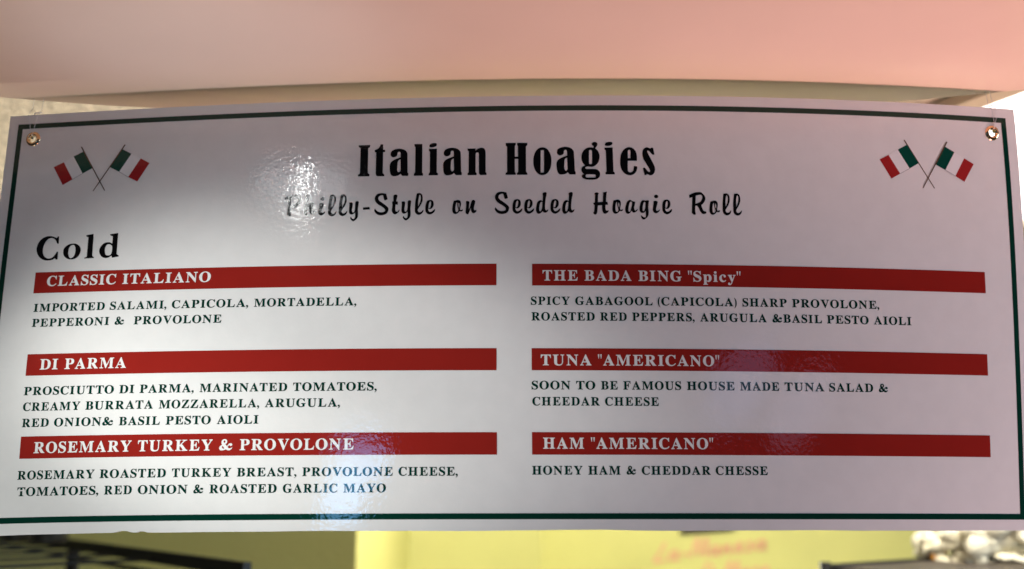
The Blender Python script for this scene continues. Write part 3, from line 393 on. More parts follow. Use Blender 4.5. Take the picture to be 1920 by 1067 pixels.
SERIF={'A':[[[-14,-8,1],[-14,25,1],[7,29,1],[21,36,1],[32,51,1],[44,78,1],[203,474,1],[227,473,1],[389,90,1],[415,39,1],[427,29,1],[448,24,1],[448,-8,1],[224,-8,1],[224,25,1],[252,28,1],[267,32,1],[276,38,1],[278,46,1],[268,78,1],[250,124,1],[106,124,1],[84,69,1],[81,58,1],[80,50,1],[90,33,1],[125,26,1],[133,26,1],[133,-8,1]],[[120,169,1],[235,169,1],[177,309,1]]],
'B':[[[11,-8,1],[11,24,1],[43,30,1],[58,38,1],[67,53,1],[70,82,1],[70,369,1],[68,393,1],[64,409,1],[58,420,1],[49,426,1],[35,429,1],[10,432,1],[10,463,1],[220,463,1],[298,457,1],[355,436,1],[390,400,1],[401,351,1],[394,310,1],[373,277,1],[337,254,1],[292,247,1],[346,238,1],[388,212,1],[415,176,1],[423,132,1],[420,100,1],[412,72,1],[396,49,1],[374,29,1],[347,12,1],[315,1,1],[279,-6,1],[238,-8,1]],[[187,260,1],[188,260,1],[212,261,1],[233,265,1],[249,270,1],[259,278,1],[269,289,1],[274,303,1],[278,322,1],[280,345,1],[279,366,1],[276,383,1],[271,397,1],[265,407,1],[246,420,1],[216,426,1],[200,424,1],[192,420,1],[188,410,1],[187,391,1]],[[222,32,1],[241,34,1],[257,38,1],[270,44,1],[279,54,1],[286,66,1],[291,83,1],[295,104,1],[296,128,1],[294,153,1],[290,174,1],[283,190,1],[273,202,1],[261,211,1],[244,217,1],[222,222,1],[197,223,1],[187,223,1],[187,65,1],[189,48,1],[194,39,1],[204,34,1]]],
'C':[[[257,-19,1],[223,-17,1],[192,-11,1],[162,-1,1],[134,13,1],[110,31,1],[87,50,1],[68,74,1],[52,100,1],[38,129,1],[29,160,1],[23,193,1],[21,228,1],[23,263,1],[29,296,1],[38,326,1],[52,355,1],[68,381,1],[88,405,1],[111,424,1],[136,442,1],[164,455,1],[194,466,1],[225,472,1],[259,473,1],[284,472,1],[310,467,1],[339,459,1],[368,448,1],[388,443,1],[404,449,1],[416,473,1],[442,473,1],[442,300,1],[417,300,1],[403,334,1],[388,360,1],[371,382,1],[353,401,1],[332,416,1],[311,427,1],[289,433,1],[265,435,1],[215,423,1],[178,385,1],[156,319,1],[149,226,1],[157,140,1],[181,79,1],[221,43,1],[278,32,1],[297,33,1],[317,37,1],[336,42,1],[356,52,1],[374,63,1],[392,77,1],[408,93,1],[427,117,1],[454,90,1],[412,39,1],[367,7,1],[315,-13,1]]],
'D':[[[15,-8,1],[15,24,1],[45,29,1],[59,36,1],[66,48,1],[69,75,1],[69,374,1],[66,405,1],[57,420,1],[41,427,1],[10,432,1],[10,463,1],[222,463,1],[279,460,1],[330,449,1],[373,429,1],[408,402,1],[437,368,1],[457,328,1],[469,280,1],[473,228,1],[458,125,1],[412,51,1],[335,6,1],[228,-8,1]],[[222,32,1],[252,35,1],[277,44,1],[299,59,1],[315,79,1],[328,107,1],[338,141,1],[344,182,1],[346,229,1],[338,316,1],[315,377,1],[277,413,1],[223,425,1],[204,423,1],[194,418,1],[189,407,1],[187,385,1],[187,72,1],[189,50,1],[194,40,1],[204,35,1]]],
'E':[[[9,-8,1],[9,24,1],[42,28,1],[58,36,1],[67,50,1],[70,78,1],[70,369,1],[67,403,1],[58,419,1],[42,427,1],[11,432,1],[11,463,1],[404,463,1],[404,312,1],[379,312,1],[373,347,1],[365,369,1],[352,387,1],[337,399,1],[318,410,1],[294,416,1],[265,421,1],[232,422,1],[201,420,1],[194,418,1],[191,414,1],[188,388,1],[188,254,1],[193,254,1],[213,255,1],[230,260,1],[244,266,1],[255,275,1],[265,286,1],[272,303,1],[278,323,1],[284,353,1],[309,353,1],[309,110,1],[282,110,1],[280,136,1],[277,152,1],[273,166,1],[269,177,1],[255,195,1],[239,206,1],[215,212,1],[185,214,1],[188,214,1],[188,67,1],[190,50,1],[195,41,1],[207,37,1],[230,36,1],[254,36,1],[275,38,1],[294,42,1],[311,47,1],[328,52,1],[342,60,1],[355,69,1],[367,80,1],[378,94,1],[389,109,1],[397,126,1],[408,151,1],[436,151,1],[406,-8,1]]],
'F':[[[10,-8,1],[10,24,1],[43,31,1],[58,40,1],[67,55,1],[70,84,1],[70,374,1],[66,402,1],[57,417,1],[41,425,1],[9,432,1],[9,463,1],[399,463,1],[399,312,1],[373,312,1],[369,337,1],[364,354,1],[358,368,1],[351,380,1],[333,400,1],[308,413,1],[293,417,1],[274,420,1],[254,422,1],[230,423,1],[201,421,1],[194,420,1],[191,418,1],[187,397,1],[187,255,1],[190,255,1],[210,257,1],[227,261,1],[241,267,1],[252,275,1],[262,288,1],[269,304,1],[275,324,1],[280,355,1],[307,355,1],[307,110,1],[281,110,1],[275,144,1],[269,165,1],[262,183,1],[253,195,1],[241,204,1],[227,210,1],[209,214,1],[189,216,1],[187,216,1],[187,81,1],[188,60,1],[193,46,1],[199,37,1],[212,32,1],[230,27,1],[262,24,1],[262,-8,1]]],
'G':[[[268,-18,1],[232,-16,1],[199,-11,1],[168,-1,1],[139,12,1],[113,30,1],[89,49,1],[70,72,1],[53,99,1],[39,128,1],[30,159,1],[24,193,1],[23,229,1],[24,264,1],[30,297,1],[39,327,1],[53,356,1],[70,382,1],[89,405,1],[112,425,1],[137,442,1],[164,455,1],[194,466,1],[224,472,1],[257,473,1],[285,472,1],[312,467,1],[341,459,1],[370,449,1],[388,444,1],[396,446,1],[402,449,1],[416,473,1],[442,473,1],[442,300,1],[417,300,1],[407,324,1],[399,342,1],[389,359,1],[378,374,1],[366,388,1],[354,400,1],[340,410,1],[326,419,1],[312,427,1],[298,431,1],[282,434,1],[267,435,1],[217,423,1],[180,385,1],[158,320,1],[151,228,1],[153,179,1],[159,137,1],[170,101,1],[184,71,1],[203,50,1],[224,33,1],[247,24,1],[275,21,1],[307,24,1],[324,33,1],[334,48,1],[338,72,1],[338,127,1],[334,151,1],[326,164,1],[308,171,1],[270,175,1],[270,206,1],[505,206,1],[505,175,1],[474,171,1],[461,165,1],[454,153,1],[451,128,1],[451,24,1],[404,4,1],[358,-8,1],[314,-16,1]]],
'H':[[[10,-8,1],[10,24,1],[43,30,1],[58,38,1],[67,52,1],[70,81,1],[70,378,1],[66,404,1],[58,418,1],[42,426,1],[11,432,1],[11,463,1],[247,463,1],[247,432,1],[206,424,1],[197,419,1],[192,412,1],[188,399,1],[187,379,1],[187,259,1],[337,259,1],[337,378,1],[332,412,1],[327,419,1],[318,424,1],[277,432,1],[277,463,1],[512,463,1],[512,432,1],[480,426,1],[465,418,1],[457,405,1],[454,379,1],[454,81,1],[457,54,1],[465,38,1],[480,30,1],[512,24,1],[512,-8,1],[277,-8,1],[277,24,1],[309,29,1],[325,37,1],[334,51,1],[337,81,1],[337,213,1],[187,213,1],[187,81,1],[190,52,1],[198,38,1],[214,30,1],[247,24,1],[247,-8,1]]],
'I':[[[8,-8,1],[8,24,1],[40,31,1],[58,38,1],[67,52,1],[70,75,1],[70,387,1],[67,409,1],[60,421,1],[44,427,1],[8,432,1],[8,463,1],[249,463,1],[249,432,1],[215,427,1],[199,421,1],[191,409,1],[188,387,1],[188,77,1],[192,47,1],[198,40,1],[208,33,1],[251,23,1],[251,-8,1]]],
'K':[[[11,-8,1],[11,24,1],[43,30,1],[59,38,1],[67,52,1],[70,81,1],[70,379,1],[67,404,1],[59,418,1],[43,426,1],[12,432,1],[12,463,1],[247,463,1],[247,432,1],[207,424,1],[198,419,1],[192,412,1],[189,399,1],[188,379,1],[185,243,1],[317,378,1],[338,402,1],[344,418,1],[341,422,1],[332,426,1],[315,429,1],[286,432,1],[286,463,1],[491,463,1],[491,431,1],[477,431,1],[448,426,1],[418,412,1],[384,389,1],[349,355,1],[278,284,1],[467,52,1],[490,32,1],[502,28,1],[524,24,1],[524,-8,1],[276,-8,1],[276,25,1],[305,26,1],[320,29,1],[327,32,1],[329,34,1],[325,43,1],[312,61,1],[199,202,1],[188,195,1],[188,81,1],[191,52,1],[199,38,1],[215,30,1],[247,24,1],[247,-8,1]]],
'L':[[[10,-8,1],[10,24,1],[43,30,1],[58,38,1],[67,52,1],[70,81,1],[70,378,1],[66,405,1],[58,419,1],[42,426,1],[11,432,1],[11,463,1],[255,463,1],[255,432,1],[227,429,1],[210,426,1],[199,421,1],[192,412,1],[188,400,1],[187,379,1],[187,83,1],[190,50,1],[195,43,1],[202,39,1],[234,36,1],[257,36,1],[277,39,1],[296,42,1],[313,47,1],[328,54,1],[342,63,1],[355,73,1],[366,85,1],[377,99,1],[387,116,1],[395,135,1],[406,162,1],[433,162,1],[406,-8,1]]],
'M':[[[9,-8,1],[9,24,1],[41,30,1],[57,38,1],[67,53,1],[70,79,1],[70,382,1],[69,401,1],[66,413,1],[61,420,1],[51,424,1],[10,432,1],[10,463,1],[188,463,1],[317,152,1],[446,463,1],[622,463,1],[622,433,1],[592,425,1],[577,417,1],[568,403,1],[565,378,1],[565,85,1],[566,62,1],[570,46,1],[575,36,1],[584,30,1],[597,27,1],[622,24,1],[622,-8,1],[391,-8,1],[391,23,1],[431,32,1],[439,38,1],[445,47,1],[448,62,1],[450,83,1],[454,394,1],[291,-8,1],[267,-8,1],[106,384,1],[110,80,1],[114,51,1],[124,36,1],[140,28,1],[174,24,1],[174,-8,1]]],
'N':[[[401,-19,1],[109,342,1],[112,79,1],[115,51,1],[123,37,1],[138,29,1],[172,24,1],[172,-8,1],[13,-8,1],[13,24,1],[38,27,1],[52,30,1],[61,36,1],[66,44,1],[70,58,1],[71,79,1],[71,385,1],[33,426,1],[13,433,1],[13,463,1],[158,463,1],[389,177,1],[386,377,1],[385,398,1],[381,411,1],[375,419,1],[367,423,1],[326,433,1],[326,463,1],[485,463,1],[485,432,1],[452,426,1],[437,419,1],[430,405,1],[427,377,1],[427,-19,1]]],
'O':[[[261,-19,1],[235,-18,1],[212,-14,1],[189,-9,1],[167,0,1],[146,10,1],[126,22,1],[108,37,1],[90,52,1],[75,70,1],[62,89,1],[51,109,1],[40,131,1],[32,154,1],[27,178,1],[24,202,1],[23,228,1],[24,253,1],[27,277,1],[32,301,1],[40,324,1],[51,346,1],[62,366,1],[75,385,1],[91,403,1],[109,419,1],[127,433,1],[147,445,1],[168,455,1],[191,464,1],[215,470,1],[240,473,1],[265,474,1],[290,473,1],[314,470,1],[338,464,1],[359,455,1],[380,446,1],[400,434,1],[418,420,1],[435,405,1],[450,387,1],[463,368,1],[475,348,1],[486,326,1],[493,303,1],[499,278,1],[502,254,1],[503,228,1],[502,202,1],[499,177,1],[493,154,1],[486,131,1],[475,109,1],[463,89,1],[450,70,1],[434,52,1],[417,37,1],[398,22,1],[378,10,1],[357,0,1],[334,-9,1],[311,-14,1],[287,-18,1]],[[265,20,1],[312,33,1],[347,70,1],[367,135,1],[374,228,1],[372,277,1],[366,319,1],[357,355,1],[344,385,1],[326,407,1],[307,423,1],[285,432,1],[260,435,1],[213,423,1],[178,385,1],[157,320,1],[150,228,1],[152,179,1],[158,137,1],[168,101,1],[181,71,1],[199,49,1],[218,33,1],[239,24,1]]],
'P':[[[10,-8,1],[10,24,1],[43,30,1],[58,38,1],[67,52,1],[70,81,1],[70,378,1],[66,404,1],[58,418,1],[42,426,1],[11,432,1],[11,463,1],[214,463,1],[253,462,1],[288,460,1],[316,455,1],[338,447,1],[355,439,1],[369,428,1],[383,417,1],[394,403,1],[403,386,1],[409,369,1],[413,351,1],[414,332,1],[411,303,1],[403,277,1],[389,254,1],[370,234,1],[345,218,1],[315,206,1],[282,200,1],[242,198,1],[187,198,1],[187,81,1],[190,52,1],[198,38,1],[214,30,1],[247,24,1],[247,-8,1]],[[187,238,1],[201,238,1],[224,239,1],[242,243,1],[257,250,1],[268,258,1],[277,270,1],[282,285,1],[286,305,1],[287,329,1],[286,353,1],[283,373,1],[278,389,1],[271,401,1],[262,411,1],[250,418,1],[235,422,1],[216,423,1],[200,421,1],[193,418,1],[189,412,1],[187,398,1]]],
'R':[[[10,-8,1],[10,24,1],[43,30,1],[58,38,1],[67,52,1],[70,81,1],[70,378,1],[66,404,1],[58,418,1],[42,426,1],[11,432,1],[11,463,1],[217,463,1],[264,461,1],[306,456,1],[341,447,1],[370,433,1],[393,415,1],[409,392,1],[419,365,1],[422,334,1],[416,293,1],[396,260,1],[362,234,1],[323,220,1],[436,55,1],[455,32,1],[465,27,1],[478,25,1],[485,25,1],[485,-8,1],[335,-8,1],[198,204,1],[187,204,1],[187,81,1],[190,52,1],[198,38,1],[214,30,1],[247,24,1],[247,-8,1]],[[187,242,1],[203,242,1],[227,243,1],[247,248,1],[263,255,1],[276,264,1],[286,276,1],[293,292,1],[297,312,1],[299,336,1],[294,376,1],[280,402,1],[257,417,1],[224,423,1],[204,421,1],[194,416,1],[189,407,1],[187,385,1]]],
'S':[[[38,-19,1],[38,166,1],[66,166,1],[77,127,1],[88,97,1],[100,74,1],[115,55,1],[132,41,1],[151,31,1],[173,25,1],[197,23,1],[214,24,1],[229,28,1],[242,34,1],[253,42,1],[268,63,1],[274,89,1],[270,107,1],[261,124,1],[245,140,1],[223,153,1],[161,184,1],[132,198,1],[109,215,1],[89,230,1],[73,248,1],[61,266,1],[51,286,1],[46,308,1],[45,332,1],[46,353,1],[49,372,1],[55,390,1],[63,407,1],[73,422,1],[85,435,1],[98,446,1],[113,456,1],[129,464,1],[147,470,1],[165,473,1],[185,474,1],[230,469,1],[283,456,1],[292,454,1],[299,453,1],[309,456,1],[317,474,1],[344,474,1],[344,311,1],[318,311,1],[312,334,1],[305,351,1],[299,366,1],[289,380,1],[279,393,1],[268,404,1],[258,414,1],[246,422,1],[221,433,1],[194,437,1],[165,432,1],[143,420,1],[130,403,1],[125,380,1],[129,359,1],[141,341,1],[150,334,1],[162,326,1],[175,318,1],[191,310,1],[255,280,1],[275,270,1],[293,260,1],[308,249,1],[320,239,1],[341,216,1],[355,191,1],[362,163,1],[364,133,1],[363,111,1],[359,91,1],[353,72,1],[343,54,1],[332,38,1],[317,23,1],[301,11,1],[283,1,1],[263,-8,1],[241,-14,1],[217,-17,1],[192,-18,1],[157,-16,1],[125,-7,1],[97,1,1],[85,4,1],[77,3,1],[73,2,1],[64,-19,1]]],
'T':[[[87,-8,1],[87,24,1],[121,29,1],[138,37,1],[147,52,1],[151,82,1],[151,425,1],[149,425,1],[125,423,1],[104,418,1],[85,409,1],[68,397,1],[55,383,1],[46,364,1],[38,342,1],[33,310,1],[6,310,1],[6,463,1],[415,463,1],[415,309,1],[390,309,1],[376,365,1],[353,398,1],[317,418,1],[269,425,1],[268,425,1],[268,81,1],[272,51,1],[280,36,1],[297,29,1],[333,24,1],[333,-8,1]]],
'U':[[[248,-21,1],[204,-18,1],[167,-10,1],[135,3,1],[110,23,1],[92,48,1],[78,79,1],[71,114,1],[68,155,1],[68,379,1],[65,404,1],[57,418,1],[41,426,1],[10,432,1],[10,463,1],[245,463,1],[245,432,1],[204,424,1],[196,419,1],[190,412,1],[186,379,1],[186,140,1],[187,113,1],[191,90,1],[198,71,1],[207,56,1],[219,45,1],[234,36,1],[253,32,1],[275,30,1],[324,39,1],[359,61,1],[380,101,1],[387,159,1],[387,378,1],[384,403,1],[375,417,1],[358,425,1],[323,432,1],[323,463,1],[479,463,1],[479,433,1],[450,425,1],[437,416,1],[430,402,1],[427,378,1],[427,181,1],[425,132,1],[417,90,1],[402,54,1],[384,26,1],[359,6,1],[327,-10,1],[291,-18,1]]],
'V':[[[209,-21,1],[40,377,1],[18,415,1],[6,425,1],[-19,433,1],[-19,463,1],[216,463,1],[216,432,1],[185,429,1],[168,425,1],[160,419,1],[157,410,1],[166,381,1],[259,153,1],[343,379,1],[350,409,1],[347,419,1],[339,425,1],[323,429,1],[294,432,1],[294,463,1],[447,463,1],[447,432,1],[425,428,1],[411,421,1],[399,407,1],[387,380,1],[233,-21,1]]],
'Y':[[[96,-8,1],[96,24,1],[129,30,1],[144,38,1],[152,52,1],[156,82,1],[156,177,1],[42,383,1],[25,409,1],[11,422,1],[-1,427,1],[-18,432,1],[-18,463,1],[212,463,1],[212,430,1],[195,430,1],[180,428,1],[169,425,1],[162,420,1],[161,416,1],[169,395,1],[248,239,1],[329,370,1],[340,392,1],[344,407,1],[333,423,1],[297,430,1],[290,430,1],[290,463,1],[444,463,1],[444,432,1],[425,427,1],[412,418,1],[387,387,1],[273,201,1],[273,81,1],[276,52,1],[284,38,1],[300,30,1],[333,24,1],[333,-8,1]]],
'Z':[[[15,-8,1],[15,13,1],[269,424,1],[214,422,1],[193,421,1],[175,419,1],[158,416,1],[143,412,1],[118,400,1],[98,381,1],[89,368,1],[80,352,1],[73,335,1],[65,308,1],[39,308,1],[52,463,1],[411,463,1],[411,441,1],[160,35,1],[239,37,1],[271,39,1],[301,45,1],[325,54,1],[346,67,1],[364,85,1],[380,107,1],[392,134,1],[403,172,1],[430,172,1],[412,-8,1]]],
'p':[[[12,-147,1],[12,-117,1],[29,-114,1],[37,-111,1],[43,-106,1],[45,-99,1],[47,-64,1],[47,243,1],[46,267,1],[42,278,1],[35,284,1],[14,289,1],[14,318,1],[148,318,1],[145,271,1],[156,292,1],[177,312,1],[202,323,1],[230,327,1],[249,326,1],[266,322,1],[281,314,1],[296,304,1],[310,293,1],[321,279,1],[330,262,1],[340,244,1],[346,225,1],[351,205,1],[354,183,1],[355,160,1],[354,135,1],[351,112,1],[346,90,1],[339,69,1],[330,50,1],[320,33,1],[308,18,1],[294,6,1],[279,-5,1],[263,-13,1],[246,-17,1],[227,-18,1],[203,-15,1],[181,-6,1],[161,8,1],[150,23,1],[153,-58,1],[157,-97,1],[162,-105,1],[169,-110,1],[202,-116,1],[202,-147,1]],[[195,36,1],[219,43,1],[235,63,1],[240,79,1],[244,100,1],[247,126,1],[248,154,1],[247,183,1],[245,207,1],[241,228,1],[236,244,1],[222,263,1],[199,270,1],[186,267,1],[174,261,1],[162,249,1],[153,233,1],[153,71,1],[161,55,1],[170,44,1],[182,39,1]]],
'i':[[[101,354,1],[79,358,1],[61,370,1],[49,390,1],[45,412,1],[49,435,1],[61,455,1],[79,468,1],[101,471,1],[122,468,1],[141,455,1],[152,435,1],[156,412,1],[152,390,1],[140,370,1],[122,358,1]],[[13,-8,1],[13,23,1],[33,27,1],[41,31,1],[46,39,1],[47,56,1],[47,252,1],[46,271,1],[43,280,1],[35,283,1],[15,286,1],[16,318,1],[153,318,1],[153,56,1],[155,40,1],[158,31,1],[166,27,1],[185,23,1],[185,-8,1]]],
'c':[[[156,-18,1],[136,-17,1],[117,-13,1],[101,-5,1],[84,4,1],[69,16,1],[55,30,1],[43,47,1],[33,65,1],[25,84,1],[19,104,1],[16,127,1],[14,150,1],[16,175,1],[20,198,1],[26,220,1],[36,241,1],[47,260,1],[60,276,1],[76,291,1],[93,304,1],[112,314,1],[132,321,1],[152,326,1],[175,327,1],[198,326,1],[219,322,1],[237,314,1],[253,304,1],[276,279,1],[282,245,1],[280,225,1],[270,209,1],[255,199,1],[236,196,1],[217,199,1],[202,211,1],[194,228,1],[191,251,1],[192,261,1],[192,270,1],[186,284,1],[169,289,1],[147,283,1],[130,265,1],[121,234,1],[117,187,1],[119,154,1],[123,125,1],[131,100,1],[141,81,1],[154,66,1],[169,55,1],[185,49,1],[204,46,1],[221,48,1],[237,54,1],[252,63,1],[271,83,1],[292,61,1],[261,24,1],[229,1,1],[194,-14,1]]],
'y':[[[52,-148,1],[27,-145,1],[7,-131,1],[-8,-110,1],[-12,-84,1],[-9,-64,1],[1,-48,1],[16,-35,1],[36,-32,1],[53,-34,1],[67,-43,1],[77,-58,1],[80,-76,1],[79,-82,1],[79,-86,1],[81,-90,1],[86,-90,1],[96,-86,1],[110,-70,1],[124,-41,1],[135,-5,1],[31,248,1],[21,271,1],[12,281,1],[6,284,1],[-3,285,1],[-10,285,1],[-10,318,1],[167,318,1],[167,286,1],[138,281,1],[135,280,1],[133,275,1],[135,269,1],[138,260,1],[185,128,1],[225,244,1],[231,262,1],[233,274,1],[231,279,1],[227,281,1],[198,286,1],[198,318,1],[305,318,1],[305,287,1],[289,283,1],[281,276,1],[264,239,1],[167,-27,1],[159,-49,1],[150,-68,1],[141,-86,1],[133,-100,1],[117,-123,1],[97,-138,1],[77,-146,1]]],
'&':[[[89,336,0],[103,410,0],[155,458,0],[222,473,0],[288,451,0],[322,395,0],[318,329,0],[296,288,0],[251,259,1],[318,174,1],[347,203,0],[392,270,0],[458,296,0],[517,277,0],[536,233,0],[517,188,0],[473,174,0],[436,188,0],[414,222,1],[347,140,1],[384,92,0],[436,78,0],[488,89,0],[536,115,1],[540,92,0],[495,33,0],[436,-4,0],[377,-7,0],[318,11,0],[281,41,1],[222,11,0],[133,-7,0],[52,0,0],[7,55,0],[4,107,0],[37,174,0],[118,229,1],[92,285,0]],[[177,373,0],[192,410,0],[218,419,0],[244,395,0],[248,351,0],[218,303,1],[185,336,0]],[[115,152,0],[144,185,1],[218,85,1],[192,67,0],[148,78,0],[118,115,0]]],
',':[[[30,75,0],[75,105,0],[125,85,0],[140,30,0],[115,-45,0],[40,-110,1],[32,-98,1],[70,-55,0],[85,-5,0],[45,15,0]]],
'(':[[[170,490,1],[95,400,0],[55,290,0],[45,180,0],[60,60,0],[105,-50,0],[170,-125,1],[180,-112,1],[140,-30,0],[120,80,0],[115,190,0],[128,320,0],[155,420,0],[182,478,1]]],
')':[[[18,478,1],[45,420,0],[72,320,0],[85,190,0],[80,80,0],[60,-30,0],[20,-112,1],[30,-125,1],[95,-50,0],[140,60,0],[155,180,0],[145,290,0],[105,400,0],[30,490,1]]],
'"':[[[20,480,1],[85,480,1],[62,290,1],[43,290,1]],[[120,480,1],[185,480,1],[162,290,1],[143,290,1]]]}

def place(U, V, off=0.0):
    """millimetres on the board -> metres from the board's origin (slightly bowed sheet), lifted by off mm"""
    U = np.asarray(U, float)
    V = np.asarray(V, float)
    def P(U, V):
        a, b = U / 450, V / 180
        f = np.stack([a ** i * b ** j for i, j in WT], -1)
        u = (U + f @ np.array(DU)) / 1000
        v = (V + f @ np.array(DV)) / 1000
        y = np.zeros_like(u)
        for (i, j), k in SURF:
            y = y + k * (u / .45) ** i * (v / .2) ** j
        # small puckers in the laminate near the lower left corner
        for pu, pv, su, sv, am, tl in PUCKERS:
            du_ = (U - pu) + tl * (V - pv)
            y = y - am * 0.001 * np.exp(-(du_ / su) ** 2 - ((V - pv) / sv) ** 2)
        return np.stack([u, y, v], -1)
    p = P(U, V)
    h = 0.5
    tu = P(U + h, V) - P(U - h, V)
    tv = P(U, V + h) - P(U, V - h)
    n = np.cross(tu, tv)
    n /= np.linalg.norm(n, axis=-1, keepdims=True)
    return p + n * (off / 1000.0), n

PUCKERS = [(-426, -134, 10, 1.6, .35, .6), (-418, -139, 7, 1.4, .28, -.5), (-437, -161, 6, 1.5, .4, .8), (-430, -166, 8, 1.3, .3, -.7),
           (-440, -178, 7, 1.4, .4, .5), (-425, -180, 9, 1.3, .25, .2), (-436, -45, 9, 1.5, .25, .4), (-428, -50, 8, 1.5, .2, -.4),
           (-410, -150, 14, 2, .2, .3), (-395, -128, 12, 2, .15, -.3), (-415, 166, 14, 1.6, .2, .1)]

board = empty('menu_board', (0, BOARD_D, Z0))
tag(board, 'large white laminated menu board with green border, red bars and Italian flags', 'menu sign')

def sheet(name, U, V, off, faces, m, parent):
    """flat print: vertices given in board millimetres, shaded with the board's own normals"""
    p, n = place(U, V, off)
    me = bpy.data.meshes.new(name)
    me.from_pydata(p.tolist(), [], [tuple(f) for f in faces])
    me.update()
    me.polygons.foreach_set('use_smooth', [True] * len(me.polygons))
    me.normals_split_custom_set_from_vertices(n.tolist())
    return link(name, me, m, parent)

def grid_faces(nu, nv, base=0, flip=False):
    F = []
    for j in range(nv):
        for i in range(nu):
            a = base + j * (nu + 1) + i
            q = (a, a + 1, a + nu + 2, a + nu + 1)
            F.append(q[::-1] if flip else q)
    return F

# ---- the panel itself: printed face, foam core edge and back, with punched grommet holes
NU, NV = 366, 148
uu = np.linspace(-457, 457, NU + 1)
vv = np.linspace(-184.5, 184.5, NV + 1)
gu, gv = np.meshgrid(uu, vv)
edge = np.clip((-gv - 168) / 16.5, 0, 1) ** 2          # nicked lower edge
nick = 1.3 * np.exp(-((gu + 316) / 6) ** 4) + 1.0 * np.exp(-((gu + 300) / 3.5) ** 4)
nick = nick + 0.16 * np.sin(gu / 31.0) + 0.10 * np.sin(gu / 13.0 + 1.0) + 0.5 * np.exp(-((gu - 60) / 30) ** 4)
gv = gv + edge * nick
pf, nf = place(gu.ravel(), gv.ravel(), 0.0)
pb, _ = place(gu.ravel(), gv.ravel(), -4.0)
holes = [(u, v) for u, v in GROMMETS]
front, back = [], []
ids = {}
for j in range(NV):
    for i in range(NU):
        cu, cv = (uu[i] + uu[i + 1]) / 2, (vv[j] + vv[j + 1]) / 2
        if any((cu - a) ** 2 + (cv - b) ** 2 < 4.5 ** 2 for a, b in holes):
            continue
        a = j * (NU + 1) + i
        front.append((a, a + 1, a + NU + 2, a + NU + 1))
panel = sheet('panel', gu.ravel(), gv.ravel(), 0.0, front, add_specks(print_mat('laminated_board', (0.80, 0.80, 0.79)), (0.30, 0.29, 0.28)), board)
bk = [tuple(q[::-1]) for q in front]
rim = []
nn = (NU + 1) * (NV + 1)
loop = [i for i in range(NU + 1)] + [(j + 1) * (NU + 1) + NU for j in range(NV)] \
    + [NV * (NU + 1) + NU - 1 - i for i in range(NU)] + [(NV - 1 - j) * (NU + 1) for j in range(NV - 1)]
for k in range(len(loop)):
    a, b = loop[k], loop[(k + 1) % len(loop)]
    rim.append((a, a + nn, b + nn, b))
core_v = np.concatenate([place(gu.ravel(), gv.ravel(), -0.05)[0], pb])
core = link('foam_core', mesh('foam_core', core_v.tolist(), [tuple(i + nn for i in q) for q in bk] + rim), M['core'], board)

# ---- border
def strip(u0, u1, v0, v1, step=6.0):
    nu = max(1, int(abs(u1 - u0) / step))
    nv = max(1, int(abs(v1 - v0) / step))
    a, b = np.meshgrid(np.linspace(u0, u1, nu + 1), np.linspace(v0, v1, nv + 1))
    return a.ravel(), b.ravel(), nu, nv

def strips(name, rects, off, m, parent):
    U, V, F = [], [], []
    for r in rects:
        a, b, nu, nv = strip(*r)
        F += grid_faces(nu, nv, sum(map(len, U)))
        U.append(a)
        V.append(b)
    return sheet(name, np.concatenate(U), np.concatenate(V), off, F, m, parent)

bo, bi, to, ti = 448.0, 443.3, 175.5, 170.8
strips('border', [(-bo, bo, ti, to), (-bo, bo, -to, -ti), (-bo, -bi, -ti, ti), (bi, bo, -ti, ti)], 0.12, M['green'], board)

# ---- lettering
def smooth_contour(pts, sub=4):
    """closed outline: points flagged 1 are corners, runs of others are rounded (Catmull-Rom)"""
    n = len(pts)
    out = []
    for i in range(n):
        p1, p2 = pts[i], pts[(i + 1) % n]
        out.append((p1[0], p1[1]))
        if p1[2] and p2[2]:
            continue
        p0 = pts[i - 1] if not p1[2] else p1
        p3 = pts[(i + 2) % n] if not p2[2] else p2
        for k in range(1, sub):
            t = k / sub
            out.append(tuple(0.5 * (2 * p1[c] + (p2[c] - p0[c]) * t + (2 * p0[c] - 5 * p1[c] + 4 * p2[c] - p3[c]) * t * t
                                    + (3 * p1[c] - p0[c] - 3 * p2[c] + p3[c]) * t ** 3) for c in (0, 1)))
    return out

TRI = {}
def glyph(table, key, sub=4):
    k = (id(table), key)
    if k not in TRI:
        cs = [smooth_contour(c, sub) for c in table[key]]
        def ar(c):
            return abs(sum(c[i - 1][0] * c[i][1] - c[i][0] * c[i - 1][1] for i in range(len(c)))) / 2
        def inside(pt, c):
            r = False
            for i in range(len(c)):
                (x1, y1), (x2, y2) = c[i - 1], c[i]
                if (y1 > pt[1]) != (y2 > pt[1]) and pt[0] < (x2 - x1) * (pt[1] - y1) / (y2 - y1) + x1:
                    r = not r
            return r
        V, F = [], []
        outer = [c for c in cs if sum(inside(c[0], d) for d in cs if d is not c) % 2 == 0]
        for oc in outer:
            grp = [oc] + [c for c in cs if c is not oc and c not in outer and inside(c[0], oc)]
            flat, edges = [], []
            for c in grp:
                b0 = len(flat)
                flat += [Vector(q) for q in c]
                edges += [(b0 + i, b0 + (i + 1) % len(c)) for i in range(len(c))]
            vo, _, fo, _, _, _ = delaunay_2d_cdt(flat, edges, [], 1, 1e-5)
            base = len(V)
            V += [(q.x, q.y) for q in vo]
            for t in fo:
                cx_ = sum(vo[i].x for i in t) / 3
                cy_ = sum(vo[i].y for i in t) / 3
                if sum(inside((cx_, cy_), c) for c in grp) % 2:
                    F.append(tuple(i + base for i in t))
        TRI[k] = (V, F)
    return TRI[k]

